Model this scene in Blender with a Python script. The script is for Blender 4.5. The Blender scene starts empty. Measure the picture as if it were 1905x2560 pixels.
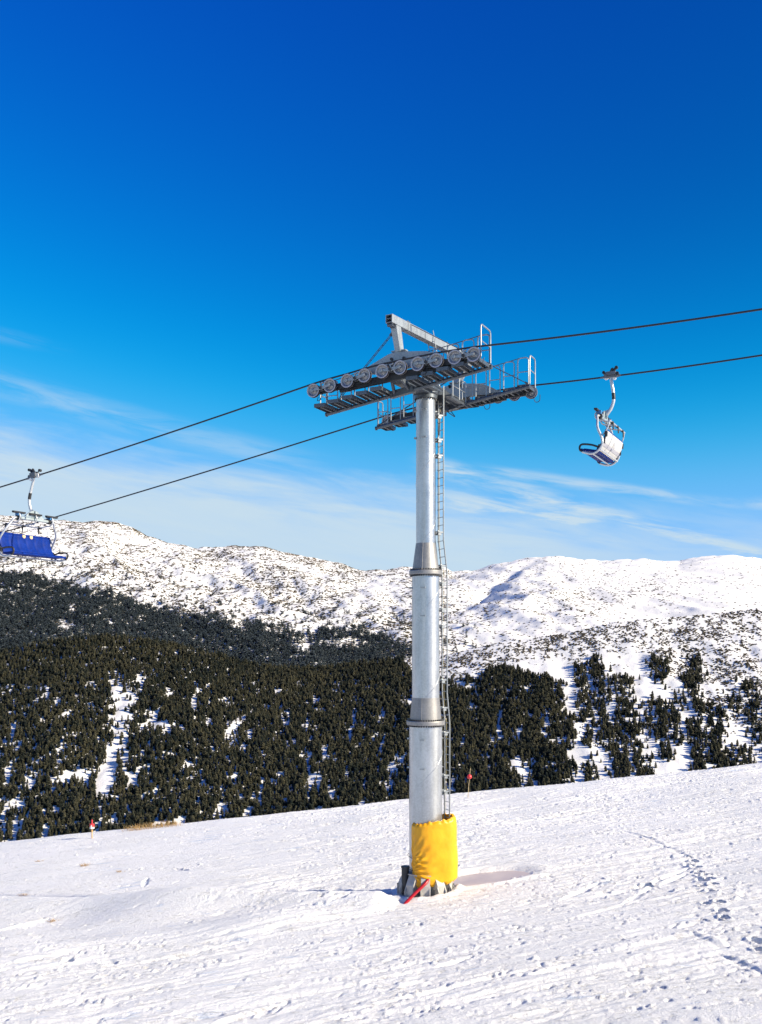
import bpy, math, random
import numpy as np
from math import sin, cos, tan, pi, radians as R, sqrt, atan2

# ------------------------------------------------------------------ camera, sky, sun, exposure
SC = bpy.context.scene
COL = SC.collection
F_PX, CX, HY = 2489.0, 952.5, 1600.0          # focal length, centre column and eye level in photo pixels
cam_d = bpy.data.cameras.new('camera')
cam_d.sensor_fit = 'VERTICAL'; cam_d.sensor_height = 36.0; cam_d.sensor_width = 36.0; cam_d.lens = 35.0
cam_d.shift_y = 320.0 / 2560.0
cam_d.clip_start = 0.5; cam_d.clip_end = 20000
cam = bpy.data.objects.new('camera', cam_d); COL.objects.link(cam)
cam.location = (0, 0, 0); cam.rotation_euler = (R(90), 0, 0)
SC.camera = cam

SUN_AZ, SUN_EL = R(70), R(28)                  # to the right of straight behind the viewer
SUN_DIR = np.array([sin(SUN_AZ) * cos(SUN_EL), -cos(SUN_AZ) * cos(SUN_EL), sin(SUN_EL)])
sun_d = bpy.data.lights.new('sun', 'SUN'); sun_d.energy = 5.0; sun_d.angle = R(0.5); sun_d.color = (1.0, 0.885, 0.68)
sun = bpy.data.objects.new('sun', sun_d); COL.objects.link(sun)
from mathutils import Vector, Matrix, Euler
sun.rotation_euler = Vector(SUN_DIR).to_track_quat('Z', 'Y').to_euler()
sun.location = (60, -60, 80)

SC.view_settings.view_transform = 'Standard'; SC.view_settings.look = 'None'
SC.view_settings.gamma = 1.0; SC.view_settings.exposure = 0.88
SC.view_settings.use_curve_mapping = False
SC.cycles.max_bounces = 6

W = bpy.data.worlds.new('World'); SC.world = W; W.use_nodes = True
nt = W.node_tree; nt.nodes.clear()


class NB:
    """small helper that chains shader nodes"""
    def __init__(s, tree): s.t = tree
    def n(s, kind, **kw):
        nd = s.t.nodes.new(kind)
        for k, v in kw.items(): setattr(nd, k, v)
        return nd
    def l(s, a, b): s.t.links.new(a, b)
    def m(s, op, a, b=None, c=None, clamp=False):
        nd = s.n('ShaderNodeMath', operation=op, use_clamp=clamp)
        for i, v in enumerate((a, b, c)):
            if v is None: continue
            if isinstance(v, (int, float)): nd.inputs[i].default_value = v
            else: s.l(v, nd.inputs[i])
        return nd.outputs[0]
    def ss(s, v, a, b):
        nd = s.n('ShaderNodeMapRange', interpolation_type='SMOOTHSTEP')
        s.l(v, nd.inputs[0]); nd.inputs[1].default_value = a; nd.inputs[2].default_value = b
        nd.inputs[3].default_value = 0; nd.inputs[4].default_value = 1
        return nd.outputs[0]
    def mix(s, f, a, b):
        nd = s.n('ShaderNodeMix', data_type='RGBA')
        for sock, v in ((nd.inputs[0], f), (nd.inputs[6], a), (nd.inputs[7], b)):
            if isinstance(v, (int, float)): sock.default_value = v
            elif isinstance(v, tuple): sock.default_value = v if len(v) == 4 else (*v, 1)
            else: s.l(v, sock)
        return nd.outputs[2]
    def noise(s, vec, scale, detail=4, rough=0.55, dist=0.0):
        nd = s.n('ShaderNodeTexNoise'); nd.inputs['Scale'].default_value = scale
        nd.inputs['Detail'].default_value = detail; nd.inputs['Roughness'].default_value = rough
        nd.inputs['Distortion'].default_value = dist
        if vec is not None: s.l(vec, nd.inputs['Vector'])
        return nd.outputs['Fac']


b = NB(nt)
sky = b.n('ShaderNodeTexSky', sky_type='NISHITA', sun_disc=False)
sky.sun_elevation = SUN_EL; sky.sun_rotation = pi - SUN_AZ
sky.altitude = 2200; sky.air_density = 1.0; sky.dust_density = 0.15; sky.ozone_density = 2.2
hsv = b.n('ShaderNodeHueSaturation'); hsv.inputs['Saturation'].default_value = 1.75; hsv.inputs['Value'].default_value = 0.86
hsv.inputs['Hue'].default_value = 0.497
b.l(sky.outputs[0], hsv.inputs['Color'])
# high, dry mountain air: deep cobalt overhead, lighter and greener towards the ridge
sc_ = b.n('ShaderNodeSeparateColor'); b.l(hsv.outputs[0], sc_.inputs[0]); cc_ = b.n('ShaderNodeCombineColor')
def soft(v, c): return b.m('DIVIDE', v, b.m('POWER', b.m('ADD', 1.0, b.m('POWER', b.m('DIVIDE', v, c), 4.0)), 0.25))
g_ = soft(b.m('MULTIPLY', 1.30, b.m('POWER', b.m('MAXIMUM', sc_.outputs[1], 0.0), 2.0)), 3.5)
b.l(b.m('ADD', 0.008, b.m('MULTIPLY', 1.35, b.m('POWER', b.m('DIVIDE', g_, 3.5), 9.0))), cc_.inputs[0])
b.l(g_, cc_.inputs[1])
b.l(soft(b.m('MULTIPLY', 1.98, b.m('POWER', b.m('MAXIMUM', sc_.outputs[2], 0.0), 0.82)), 8.5), cc_.inputs[2])
tc = b.n('ShaderNodeTexCoord'); sep = b.n('ShaderNodeSeparateXYZ'); b.l(tc.outputs['Generated'], sep.inputs[0])
az = b.m('ARCTAN2', sep.outputs[0], sep.outputs[1])
hyp = b.m('SQRT', b.m('ADD', b.m('MULTIPLY', sep.outputs[0], sep.outputs[0]), b.m('MULTIPLY', sep.outputs[1], sep.outputs[1])))
el = b.m('ARCTAN2', sep.outputs[2], hyp)
# cirrus: streaks that run slightly down to the right
tl = b.m('ADD', el, b.m('MULTIPLY', az, 0.16))
cv = b.n('ShaderNodeCombineXYZ'); b.l(b.m('MULTIPLY', az, 5.0), cv.inputs[0]); b.l(b.m('MULTIPLY', tl, 30.0), cv.inputs[1])
n1 = b.noise(cv.outputs[0], 1.0, 6, 0.6, 0.6)
cv2 = b.n('ShaderNodeCombineXYZ'); b.l(b.m('MULTIPLY', az, 11.0), cv2.inputs[0]); b.l(b.m('MULTIPLY', tl, 75.0), cv2.inputs[1])
n2 = b.noise(cv2.outputs[0], 1.0, 6, 0.62, 0.5)
nn = b.m('ADD', b.m('MULTIPLY', n1, 0.65), b.m('MULTIPLY', n2, 0.35))
# broad veil over the ridge, thicker to the left
veil_top = b.m('SUBTRACT', 0.205, b.m('MULTIPLY', b.m('ADD', az, 0.36), 0.11))
veil = b.ss(b.m('SUBTRACT', b.m('ADD', veil_top, b.m('MULTIPLY', b.m('SUBTRACT', nn, 0.5), 0.13)), el), -0.015, 0.06)
veil = b.m('MULTIPLY', veil, b.m('SUBTRACT', 1.0, b.m('MULTIPLY', b.ss(az, 0.10, 0.34), 0.45)))
# thin wisp along the veil's top and wisps on the right
def band(c_el, c_az, slope, wid, a0, a1, soft=0.06):
    d = b.m('ABSOLUTE', b.m('SUBTRACT', el, b.m('ADD', c_el, b.m('MULTIPLY', b.m('SUBTRACT', az, c_az), slope))))
    k = b.m('SUBTRACT', 1.0, b.ss(d, 0.0, wid))
    return b.m('MULTIPLY', k, b.m('MULTIPLY', b.ss(az, a0, a0 + soft), b.m('SUBTRACT', 1.0, b.ss(az, a1 - soft, a1))))
w1 = b.m('MULTIPLY', band(0.222, -0.30, -0.21, 0.020, -0.7, -0.02, 0.12), 0.26)
w2 = b.m('MULTIPLY', band(0.152, 0.20, -0.17, 0.009, 0.08, 0.37), 0.55)
w3 = b.m('MULTIPLY', band(0.128, 0.20, -0.30, 0.016, 0.02, 0.42), 0.8)
w4 = b.m('MULTIPLY', band(0.128, 0.10, -0.12, 0.032, 0.0, 0.27, 0.08), 0.8)
w5 = b.m('MULTIPLY', band(0.279, -0.37, -0.12, 0.010, -0.5, -0.29, 0.08), 0.10)
w6 = b.m('MULTIPLY', band(0.126, 0.38, -0.06, 0.010, 0.33, 0.7, 0.05), 0.5)
ws = b.m('MAXIMUM', b.m('MAXIMUM', w1, w2), b.m('MAXIMUM', b.m('MAXIMUM', w3, w4), b.m('MAXIMUM', w5, w6)))
n3 = b.m('ADD', b.m('MULTIPLY', n2, 0.7), b.m('MULTIPLY', n1, 0.3))
ws = b.m('MULTIPLY', b.m('MULTIPLY', ws, 1.5), b.ss(n3, 0.36, 0.62))
cl = b.m('MAXIMUM', b.m('MULTIPLY', veil, b.m('ADD', 0.70, b.m('MULTIPLY', nn, 0.50))), ws)
cl = b.m('MULTIPLY', cl, b.m('SUBTRACT', 1.0, b.ss(el, 0.36, 0.5)), None, True)
SKY_S = 0.083
cloud_col = (3.7, 4.75, 5.6)
pol = b.m('SUBTRACT', 1.0, b.m('MULTIPLY', b.m('MULTIPLY', b.ss(az, -0.45, 0.55), 0.30), b.ss(el, 0.05, 0.45)))     # darkest a right angle away from the sun
pv = b.n('ShaderNodeVectorMath', operation='SCALE'); b.l(cc_.outputs[0], pv.inputs[0]); b.l(pol, pv.inputs['Scale'])
bgc = b.mix(cl, pv.outputs[0], cloud_col)
bg = b.n('ShaderNodeBackground'); b.l(bgc, bg.inputs[0]); bg.inputs[1].default_value = SKY_S
wo = b.n('ShaderNodeOutputWorld'); b.l(bg.outputs[0], wo.inputs[0])

# ------------------------------------------------------------------ materials
def mat(name):
    m = bpy.data.materials.new(name); m.use_nodes = True
    t = m.node_tree; bs = t.nodes['Principled BSDF']
    return m, NB(t), bs


def simple(name, col, rough=0.5, metal=0.0, var=0.12, scale=6.0, bump=0.0, bscale=60.0):
    m, k, bs = mat(name)
    tcn = k.n('ShaderNodeTexCoord')
    f = k.noise(tcn.outputs['Object'], scale, 5, 0.6)
    lo = tuple(max(0, c * (1 - var)) for c in col); hi = tuple(min(1, c * (1 + var)) for c in col)
    k.l(k.mix(k.ss(f, 0.3, 0.7), lo, hi), bs.inputs['Base Color'])
    k.l(k.m('ADD', rough - 0.06, k.m('MULTIPLY', f, 0.12)), bs.inputs['Roughness'])
    bs.inputs['Metallic'].default_value = metal
    if bump:
        bp = k.n('ShaderNodeBump'); bp.inputs['Strength'].default_value = bump; bp.inputs['Distance'].default_value = 0.01
        k.l(k.noise(tcn.outputs['Object'], bscale, 4), bp.inputs['Height']); k.l(bp.outputs[0], bs.inputs['Normal'])
    return m


def galvanised(name, col, rough, metal, streak=True):
    m, k, bs = mat(name)
    tcn = k.n('ShaderNodeTexCoord'); ob = tcn.outputs['Object']
    v = k.n('ShaderNodeTexVoronoi'); v.inputs['Scale'].default_value = 26.0; k.l(ob, v.inputs['Vector'])
    sp = k.n('ShaderNodeSeparateColor'); k.l(v.outputs['Color'], sp.inputs[0])
    mp = k.n('ShaderNodeMapping'); mp.inputs['Scale'].default_value = (3.0, 3.0, 0.35); k.l(ob, mp.inputs[0])
    st = k.noise(mp.outputs[0], 2.2, 5, 0.6)
    bl = k.noise(ob, 1.1, 4, 0.55)
    f = k.m('ADD', k.m('MULTIPLY', sp.outputs[0], 0.14), k.m('ADD', k.m('MULTIPLY', st, 0.5), k.m('MULTIPLY', bl, 0.4)))
    lo = tuple(c * 0.80 for c in col); hi = tuple(min(1, c * 1.14) for c in col)
    k.l(k.mix(k.ss(f, 0.30, 0.72), lo, hi), bs.inputs['Base Color'])
    k.l(k.m('ADD', rough - 0.10, k.m('MULTIPLY', f, 0.20)), bs.inputs['Roughness'])
    bs.inputs['Metallic'].default_value = metal
    bp = k.n('ShaderNodeBump'); bp.inputs['Strength'].default_value = 0.05; bp.inputs['Distance'].default_value = 0.01
    k.l(k.m('ADD', bl, k.m('MULTIPLY', sp.outputs[0], 0.1)), bp.inputs['Height']); k.l(bp.outputs[0], bs.inputs['Normal'])
    return m


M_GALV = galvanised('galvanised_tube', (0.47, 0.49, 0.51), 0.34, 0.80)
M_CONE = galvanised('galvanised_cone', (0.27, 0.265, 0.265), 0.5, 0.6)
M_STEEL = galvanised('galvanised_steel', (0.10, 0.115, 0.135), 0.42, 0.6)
M_PALE = galvanised('pale_galvanised', (0.30, 0.325, 0.345), 0.44, 0.55)
M_RAIL = simple('rail_zinc', (0.34, 0.36, 0.38), 0.4, 0.6)
M_SHEAVE = simple('sheave_face', (0.33, 0.32, 0.32), 0.42, 0.55, 0.2, 9)
M_TYRE = simple('sheave_rubber', (0.030, 0.028, 0.032), 0.7)
M_RIM = simple('sheave_rim', (0.40, 0.38, 0.42), 0.5, 0.35)
M_DARK = simple('dark_steel', (0.035, 0.037, 0.042), 0.55, 0.3)
M_ROPE = simple('rope_steel', (0.030, 0.032, 0.040), 0.55, 0.4)
M_SEAT = simple('blue_vinyl', (0.0008, 0.020, 0.18), 0.55, 0.0, 0.2, 4)
M_SEAT.node_tree.nodes['Principled BSDF'].inputs['Specular IOR Level'].default_value = 0.15
M_SHELL = simple('white_shell', (0.50, 0.495, 0.49), 0.4, 0.0, 0.06, 3)
M_SHELL2 = simple('grey_shell_band', (0.34, 0.34, 0.39), 0.4, 0.0, 0.06, 3)
M_RUBBER = simple('black_plastic', (0.018, 0.018, 0.020), 0.5)
M_CHAIR = simple('chair_tube', (0.52, 0.54, 0.57), 0.38, 0.55, 0.1, 7)
M_GRIP = simple('grip_steel', (0.12, 0.13, 0.15), 0.45, 0.4)
M_PLATE = simple('chair_plate', (0.36, 0.42, 0.44), 0.45, 0.4, 0.1, 9)
M_TAG = simple('tag_paper', (0.70, 0.50, 0.25), 0.6)
M_WHITE = simple('white_paint', (0.75, 0.74, 0.72), 0.5)
M_BLUEPT = simple('blue_fitting', (0.04, 0.16, 0.36), 0.45)
M_RED = simple('red_hose', (0.36, 0.006, 0.014), 0.35)
M_REDP = simple('red_plastic', (0.62, 0.03, 0.035), 0.4)
M_BAMBOO = simple('bamboo', (0.52, 0.40, 0.22), 0.6, 0, 0.25, 12)
M_WOODP = simple('stake_wood', (0.62, 0.36, 0.14), 0.6, 0, 0.25, 12)
M_BASE = simple('base_paint', (0.40, 0.385, 0.365), 0.6, 0.0, 0.18, 4, 0.2)
M_GRASS = simple('dry_grass', (0.42, 0.27, 0.11), 0.8, 0, 0.3, 20)
M_CABLE = simple('cable_sheath', (0.42, 0.36, 0.20), 0.6)

# padding vinyl
m, k, bs = mat('yellow_vinyl'); M_PAD = m
tcn = k.n('ShaderNodeTexCoord')
f = k.noise(tcn.outputs['Object'], 1.6, 5, 0.6)
k.l(k.mix(k.ss(f, 0.3, 0.75), (0.74, 0.33, 0.003), (0.80, 0.40, 0.006)), bs.inputs['Base Color'])
bs.inputs['Roughness'].default_value = 0.42
bp = k.n('ShaderNodeBump'); bp.inputs['Strength'].default_value = 0.25; bp.inputs['Distance'].default_value = 0.03
k.l(k.noise(tcn.outputs['Object'], 3.5, 4, 0.5, 0.8), bp.inputs['Height']); k.l(bp.outputs[0], bs.inputs['Normal'])

# piste snow: wind and ski crust, grain bump on top of modelled relief
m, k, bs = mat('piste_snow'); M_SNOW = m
tcn = k.n('ShaderNodeTexCoord'); ob = tcn.outputs['Object']
mp = k.n('ShaderNodeMapping'); mp.inputs['Rotation'].default_value = (0, 0, -0.30); mp.inputs['Scale'].default_value = (0.35, 2.2, 1.0)
k.l(ob, mp.inputs[0])
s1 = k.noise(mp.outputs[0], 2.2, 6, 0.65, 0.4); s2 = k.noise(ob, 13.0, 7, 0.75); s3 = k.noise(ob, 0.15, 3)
shade_n = k.noise(mp.outputs[0], 1.3, 7, 0.68, 0.5); shade_lo = k.noise(ob, 0.35, 3)
gouge_shade = k.ss(k.m('ADD', k.m('MULTIPLY', shade_n, 0.72), k.m('MULTIPLY', shade_lo, 0.28)), 0.575, 0.66)      # blue streaks painted into the snow to stand in for gouge shadows
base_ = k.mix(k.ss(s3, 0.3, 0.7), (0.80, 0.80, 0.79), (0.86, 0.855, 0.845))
k.l(k.mix(k.m('MULTIPLY', gouge_shade, 0.75), base_, (0.50, 0.58, 0.70)), bs.inputs['Base Color'])
bs.inputs['Roughness'].default_value = 0.62
bs.inputs['Specular IOR Level'].default_value = 0.3
bp = k.n('ShaderNodeBump'); bp.inputs['Strength'].default_value = 0.8; bp.inputs['Distance'].default_value = 0.10
mp2 = k.n('ShaderNodeMapping'); mp2.inputs['Rotation'].default_value = (0, 0, -0.30); mp2.inputs['Scale'].default_value = (0.55, 1.5, 1.0); k.l(ob, mp2.inputs[0])
s4 = k.noise(mp2.outputs[0], 7.0, 5, 0.7); pits = k.m('MULTIPLY', k.ss(s4, 0.55, 0.66), k.ss(k.noise(mp.outputs[0], 0.9, 3), 0.40, 0.60))
k.l(k.m('SUBTRACT', k.m('ADD', k.m('MULTIPLY', s1, 0.7), k.m('MULTIPLY', s2, 0.75)), k.m('MULTIPLY', pits, 0.55)), bp.inputs['Height']); k.l(bp.outputs[0], bs.inputs['Normal'])

# refrozen slush
m, k, bs = mat('dirty_ice'); M_ICE = m
tcn = k.n('ShaderNodeTexCoord')
f = k.noise(tcn.outputs['Object'], 0.9, 4)
k.l(k.mix(k.ss(f, 0.35, 0.65), (0.52, 0.44, 0.42), (0.62, 0.53, 0.48)), bs.inputs['Base Color'])
bs.inputs['Roughness'].default_value = 0.4


def mountain_mat(name, scale, amount, brown):
    m, k, bs = mat(name)
    tcn = k.n('ShaderNodeTexCoord'); ob = tcn.outputs['Object']
    a = k.n('ShaderNodeAttribute'); a.attribute_name = 'bare'
    f = k.noise(ob, scale, 6, 0.7); g = k.noise(ob, scale * 0.22, 4)
    th = k.m('SUBTRACT', 0.80, k.m('MULTIPLY', a.outputs['Fac'], amount))
    mask = k.ss(k.m('SUBTRACT', k.m('ADD', k.m('MULTIPLY', f, 0.75), k.m('MULTIPLY', g, 0.25)), th), 0.0, 0.045)
    snow = k.mix(k.ss(g, 0.3, 0.7), (0.72, 0.715, 0.70), (0.80, 0.79, 0.775))
    k.l(k.mix(mask, snow, brown), bs.inputs['Base Color'])
    bs.inputs['Roughness'].default_value = 0.75
    bs.inputs['Specular IOR Level'].default_value = 0.2
    bp = k.n('ShaderNodeBump'); bp.inputs['Strength'].default_value = 0.32; bp.inputs['Distance'].default_value = 0.25 / scale
    k.l(f, bp.inputs['Height']); k.l(bp.outputs[0], bs.inputs['Normal'])
    return m


M_MTN = mountain_mat('mountain_snow', 0.075, 0.27, (0.13, 0.095, 0.06))
M_HILL = mountain_mat('hillside_snow', 0.16, 0.20, (0.14, 0.10, 0.06))


def foliage(name, c0, c1, scale):
    m, k, bs = mat(name)
    tcn = k.n('ShaderNodeTexCoord')
    f = k.noise(tcn.outputs['Object'], scale, 3, 0.6)
    a = k.n('ShaderNodeAttribute'); a.attribute_name = 'tint'
    f = k.m('ADD', k.m('MULTIPLY', f, 0.5), k.m('MULTIPLY', a.outputs['Fac'], 0.5))
    k.l(k.mix(k.ss(f, 0.25, 0.75), c0, c1), bs.inputs['Base Color'])
    bs.inputs['Roughness'].default_value = 0.75; bs.inputs['Specular IOR Level'].default_value = 0.15
    return m


M_PINE = foliage('pine_needles', (0.012, 0.017, 0.014), (0.062, 0.058, 0.034), 0.012)
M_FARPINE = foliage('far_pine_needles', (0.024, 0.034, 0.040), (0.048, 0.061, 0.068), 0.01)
M_SCRUB = foliage('scrub', (0.030, 0.030, 0.020), (0.095, 0.072, 0.044), 0.03)
M_BARK = simple('bark', (0.09, 0.06, 0.04), 0.85)

# ------------------------------------------------------------------ mesh helpers
def arr(p): return np.asarray(p, float)


def unit(v):
    v = arr(v); n = np.linalg.norm(v)
    return v / n if n > 1e-12 else v


def smooth_path(pts, n=6):
    pts = [arr(p) for p in pts]
    if len(pts) < 3: return pts
    P = [2 * pts[0] - pts[1]] + pts + [2 * pts[-1] - pts[-2]]
    out = []
    for i in range(1, len(P) - 2):
        for j in range(n):
            t = j / n
            out.append(0.5 * (2 * P[i] + (P[i + 1] - P[i - 1]) * t + (2 * P[i - 1] - 5 * P[i] + 4 * P[i + 1] - P[i + 2]) * t * t
                              + (3 * P[i] - P[i - 1] - 3 * P[i + 1] + P[i + 2]) * t ** 3))
    out.append(pts[-1])
    return out


class MB:
    """collects shapes in world space and links them as ONE mesh object"""
    def __init__(s): s.v = []; s.f = []; s.sm = []
    def add(s, vs, fs, smooth=False):
        o = len(s.v); s.v += [tuple(map(float, p)) for p in vs]
        s.f += [tuple(i + o for i in f) for f in fs]; s.sm += [smooth] * len(fs)
    def box(s, c, ex, ey, ez):
        """centre and three half-extent vectors"""
        c, ex, ey, ez = arr(c), arr(ex), arr(ey), arr(ez)
        if np.dot(np.cross(ex, ey), ez) < 0: ez = -ez
        vs = [c + a * ex + q * ey + d * ez for a in (-1, 1) for q in (-1, 1) for d in (-1, 1)]
        s.add(vs, [(0, 1, 3, 2), (4, 6, 7, 5), (0, 4, 5, 1), (2, 3, 7, 6), (0, 2, 6, 4), (1, 5, 7, 3)])
    def beam(s, p, q, w, h, up=(0, 0, 1), w2=None, h2=None):
        p, q = arr(p), arr(q); d = unit(q - p); r = unit(np.cross(d, arr(up))); u2 = np.cross(r, d)
        w2 = w if w2 is None else w2; h2 = h if h2 is None else h2
        vs = [p + sx * r * w / 2 + sz * u2 * h / 2 for sx, sz in ((-1, -1), (1, -1), (1, 1), (-1, 1))] + \
             [q + sx * r * w2 / 2 + sz * u2 * h2 / 2 for sx, sz in ((-1, -1), (1, -1), (1, 1), (-1, 1))]
        s.add(vs, [(0, 1, 2, 3), (7, 6, 5, 4), (0, 4, 5, 1), (1, 5, 6, 2), (2, 6, 7, 3), (3, 7, 4, 0)])
    def tube(s, pts, r, n=8, r2=None, caps=True):
        pts = [arr(p) for p in pts]; m_ = len(pts)
        rs = [r] * m_ if r2 is None else [r + (r2 - r) * i / (m_ - 1) for i in range(m_)]
        tang = [unit((pts[min(i + 1, m_ - 1)] - pts[max(i - 1, 0)])) for i in range(m_)]
        t0 = tang[0]; a = arr((0, 0, 1)) if abs(t0[2]) < 0.9 else arr((1, 0, 0))
        u_ = unit(np.cross(t0, a)); rings = []
        for i in range(m_):
            u_ = unit(u_ - np.dot(u_, tang[i]) * tang[i]); w_ = np.cross(tang[i], u_)
            rings += [pts[i] + rs[i] * (cos(2 * pi * j / n) * u_ + sin(2 * pi * j / n) * w_) for j in range(n)]
        fs = [(i * n + j, i * n + (j + 1) % n, (i + 1) * n + (j + 1) % n, (i + 1) * n + j) for i in range(m_ - 1) for j in range(n)]
        s.add(rings, fs, True)
        if caps:
            s.add(rings[:n], [tuple(range(n))[::-1]]); s.add(rings[-n:], [tuple(range(n))])
    def lathe(s, c, axis, prof, n=32, smooth=True, ref=None):
        """prof: list of (radius, distance along axis); each profile edge gets its own vertices so edges stay crisp"""
        c, axis = arr(c), unit(axis); a = arr((0, 0, 1)) if abs(axis[2]) < 0.9 else arr((1, 0, 0))
        u_ = unit(np.cross(axis, a)); w_ = np.cross(axis, u_)
        for (r0, h0), (r1, h1) in zip(prof[:-1], prof[1:]):
            vs = [c + axis * h + r * (cos(2 * pi * j / n) * u_ + sin(2 * pi * j / n) * w_) for r, h in ((r0, h0), (r1, h1)) for j in range(n)]
            s.add(vs, [(j, (j + 1) % n, n + (j + 1) % n, n + j) for j in range(n)], smooth)
    def prism(s, poly, d):
        """polygon of 3-D points pushed along vector d"""
        d = arr(d); p0 = [arr(p) for p in poly]; n = len(p0); p1 = [p + d for p in p0]
        s.add(p0 + p1, [tuple(range(n))[::-1], tuple(range(n, 2 * n))] + [(i, (i + 1) % n, n + (i + 1) % n, n + i) for i in range(n)])
    def grid(s, g, smooth=True, closed=False):
        """g[i][j] points"""
        ni, nj = len(g), len(g[0]); vs = [p for row in g for p in row]
        s.add(vs, [(i * nj + j, i * nj + (j + 1) % nj, (i + 1) * nj + (j + 1) % nj, (i + 1) * nj + j)
                   for i in range(ni - 1) for j in range(nj if closed else nj - 1)], smooth)
    def build(s, name, m_, parent=None, origin=(0, 0, 0)):
        o = arr(origin)
        me = bpy.data.meshes.new(name); me.from_pydata([tuple(arr(p) - o) for p in s.v], [], s.f)
        me.polygons.foreach_set('use_smooth', s.sm); me.materials.append(m_); me.update()
        ob = bpy.data.objects.new(name, me); COL.objects.link(ob)
        if parent is not None: ob.parent = parent
        else: ob.location = tuple(o)
        return ob


def tag(o, label=None, cat=None, group=None, kind=None):
    if label: o['label'] = label
    if cat: o['category'] = cat
    if group: o['group'] = group
    if kind: o['kind'] = kind
    return o


def empty(name, loc, label, cat, group=None):
    o = bpy.data.objects.new(name, None); COL.objects.link(o); o.location = tuple(loc); o.empty_display_size = 0.3
    return tag(o, label, cat, group)


def numpy_mesh(name, V, Fa, m_, smooth=True, attrs=None):
    """fast mesh from arrays; Fa is (n,3) or (n,4)"""
    me = bpy.data.meshes.new(name); V = np.ascontiguousarray(V, np.float32); Fa = np.ascontiguousarray(Fa, np.int32)
    me.vertices.add(len(V)); me.vertices.foreach_set('co', V.ravel())
    k_ = Fa.shape[1]
    me.loops.add(Fa.size); me.loops.foreach_set('vertex_index', Fa.ravel())
    me.polygons.add(len(Fa)); me.polygons.foreach_set('loop_start', np.arange(0, Fa.size, k_, dtype=np.int32))
    me.polygons.foreach_set('loop_total', np.full(len(Fa), k_, np.int32))
    me.polygons.foreach_set('use_smooth', np.full(len(Fa), smooth, bool))
    for an, av in (attrs or {}).items():
        at = me.attributes.new(an, 'FLOAT', 'POINT'); at.data.foreach_set('value', np.ascontiguousarray(av, np.float32))
    me.materials.append(m_); me.update(calc_edges=True); me.validate()
    ob = bpy.data.objects.new(name, me); COL.objects.link(ob)
    return ob


def perlin(x, y, seed=0):
    x = np.asarray(x, float); y = np.asarray(y, float)
    rng = np.random.RandomState(seed); p = rng.permutation(512); g = rng.rand(512) * 2 * pi
    gx, gy = np.cos(g), np.sin(g)
    xi = np.floor(x).astype(int); yi = np.floor(y).astype(int); xf = x - xi; yf = y - yi
    def h(i, j): return p[(p[i & 511] + j) & 511]
    def d(i, j):
        q = h(xi + i, yi + j); return gx[q] * (xf - i) + gy[q] * (yf - j)
    u_ = xf ** 3 * (xf * (xf * 6 - 15) + 10); v_ = yf ** 3 * (yf * (yf * 6 - 15) + 10)
    a = d(0, 0) + u_ * (d(1, 0) - d(0, 0)); c = d(0, 1) + u_ * (d(1, 1) - d(0, 1))
    return (a + v_ * (c - a)) * 1.5


def fbm(x, y, oct=4, seed=0, gain=0.5):
    s = 0; a = 1.0; t = 0
    for i in range(oct):
        s = s + a * perlin(x * 2 ** i, y * 2 ** i, seed + i * 7); t += a; a *= gain
    return s / t


def sstep(x, a, b_):
    t = np.clip((np.asarray(x, float) - a) / (b_ - a), 0, 1); return t * t * (3 - 2 * t)


def at(px, py, Y): return arr(((px - CX) / F_PX * Y, Y, (HY - py) / F_PX * Y))

# ------------------------------------------------------------------ where the lift stands
TX, TY = 1.57, 35.0                            # tower axis
Z_BASE, Z_TOP = -8.80, 8.60
TH, PSI = R(26), R(27)
U = arr((cos(TH), -sin(TH), 0)); N = arr((sin(TH), cos(TH), 0)); WV = arr((sin(PSI), cos(PSI), 0)); ZV = arr((0, 0, 1))
C0 = arr((TX, TY, 0))

# ------------------------------------------------------------------ the piste: one modelled sheet of snow
SHD = arr((-sin(SUN_AZ), cos(SUN_AZ)))         # direction that shadows fall
Y_EDGE = 55.0


def plane_z(x, y): return -8.86 + 0.105 * (x - TX) - 0.007 * (y - TY)


def ground_point(px, py):
    """where a sight line meets the slope"""
    dx, dz = (px - CX) / F_PX, (HY - py) / F_PX
    Y = (-8.86 - 0.105 * TX + 0.007 * TY) / (dz - 0.105 * dx + 0.007)
    return dx * Y, Y


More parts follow.
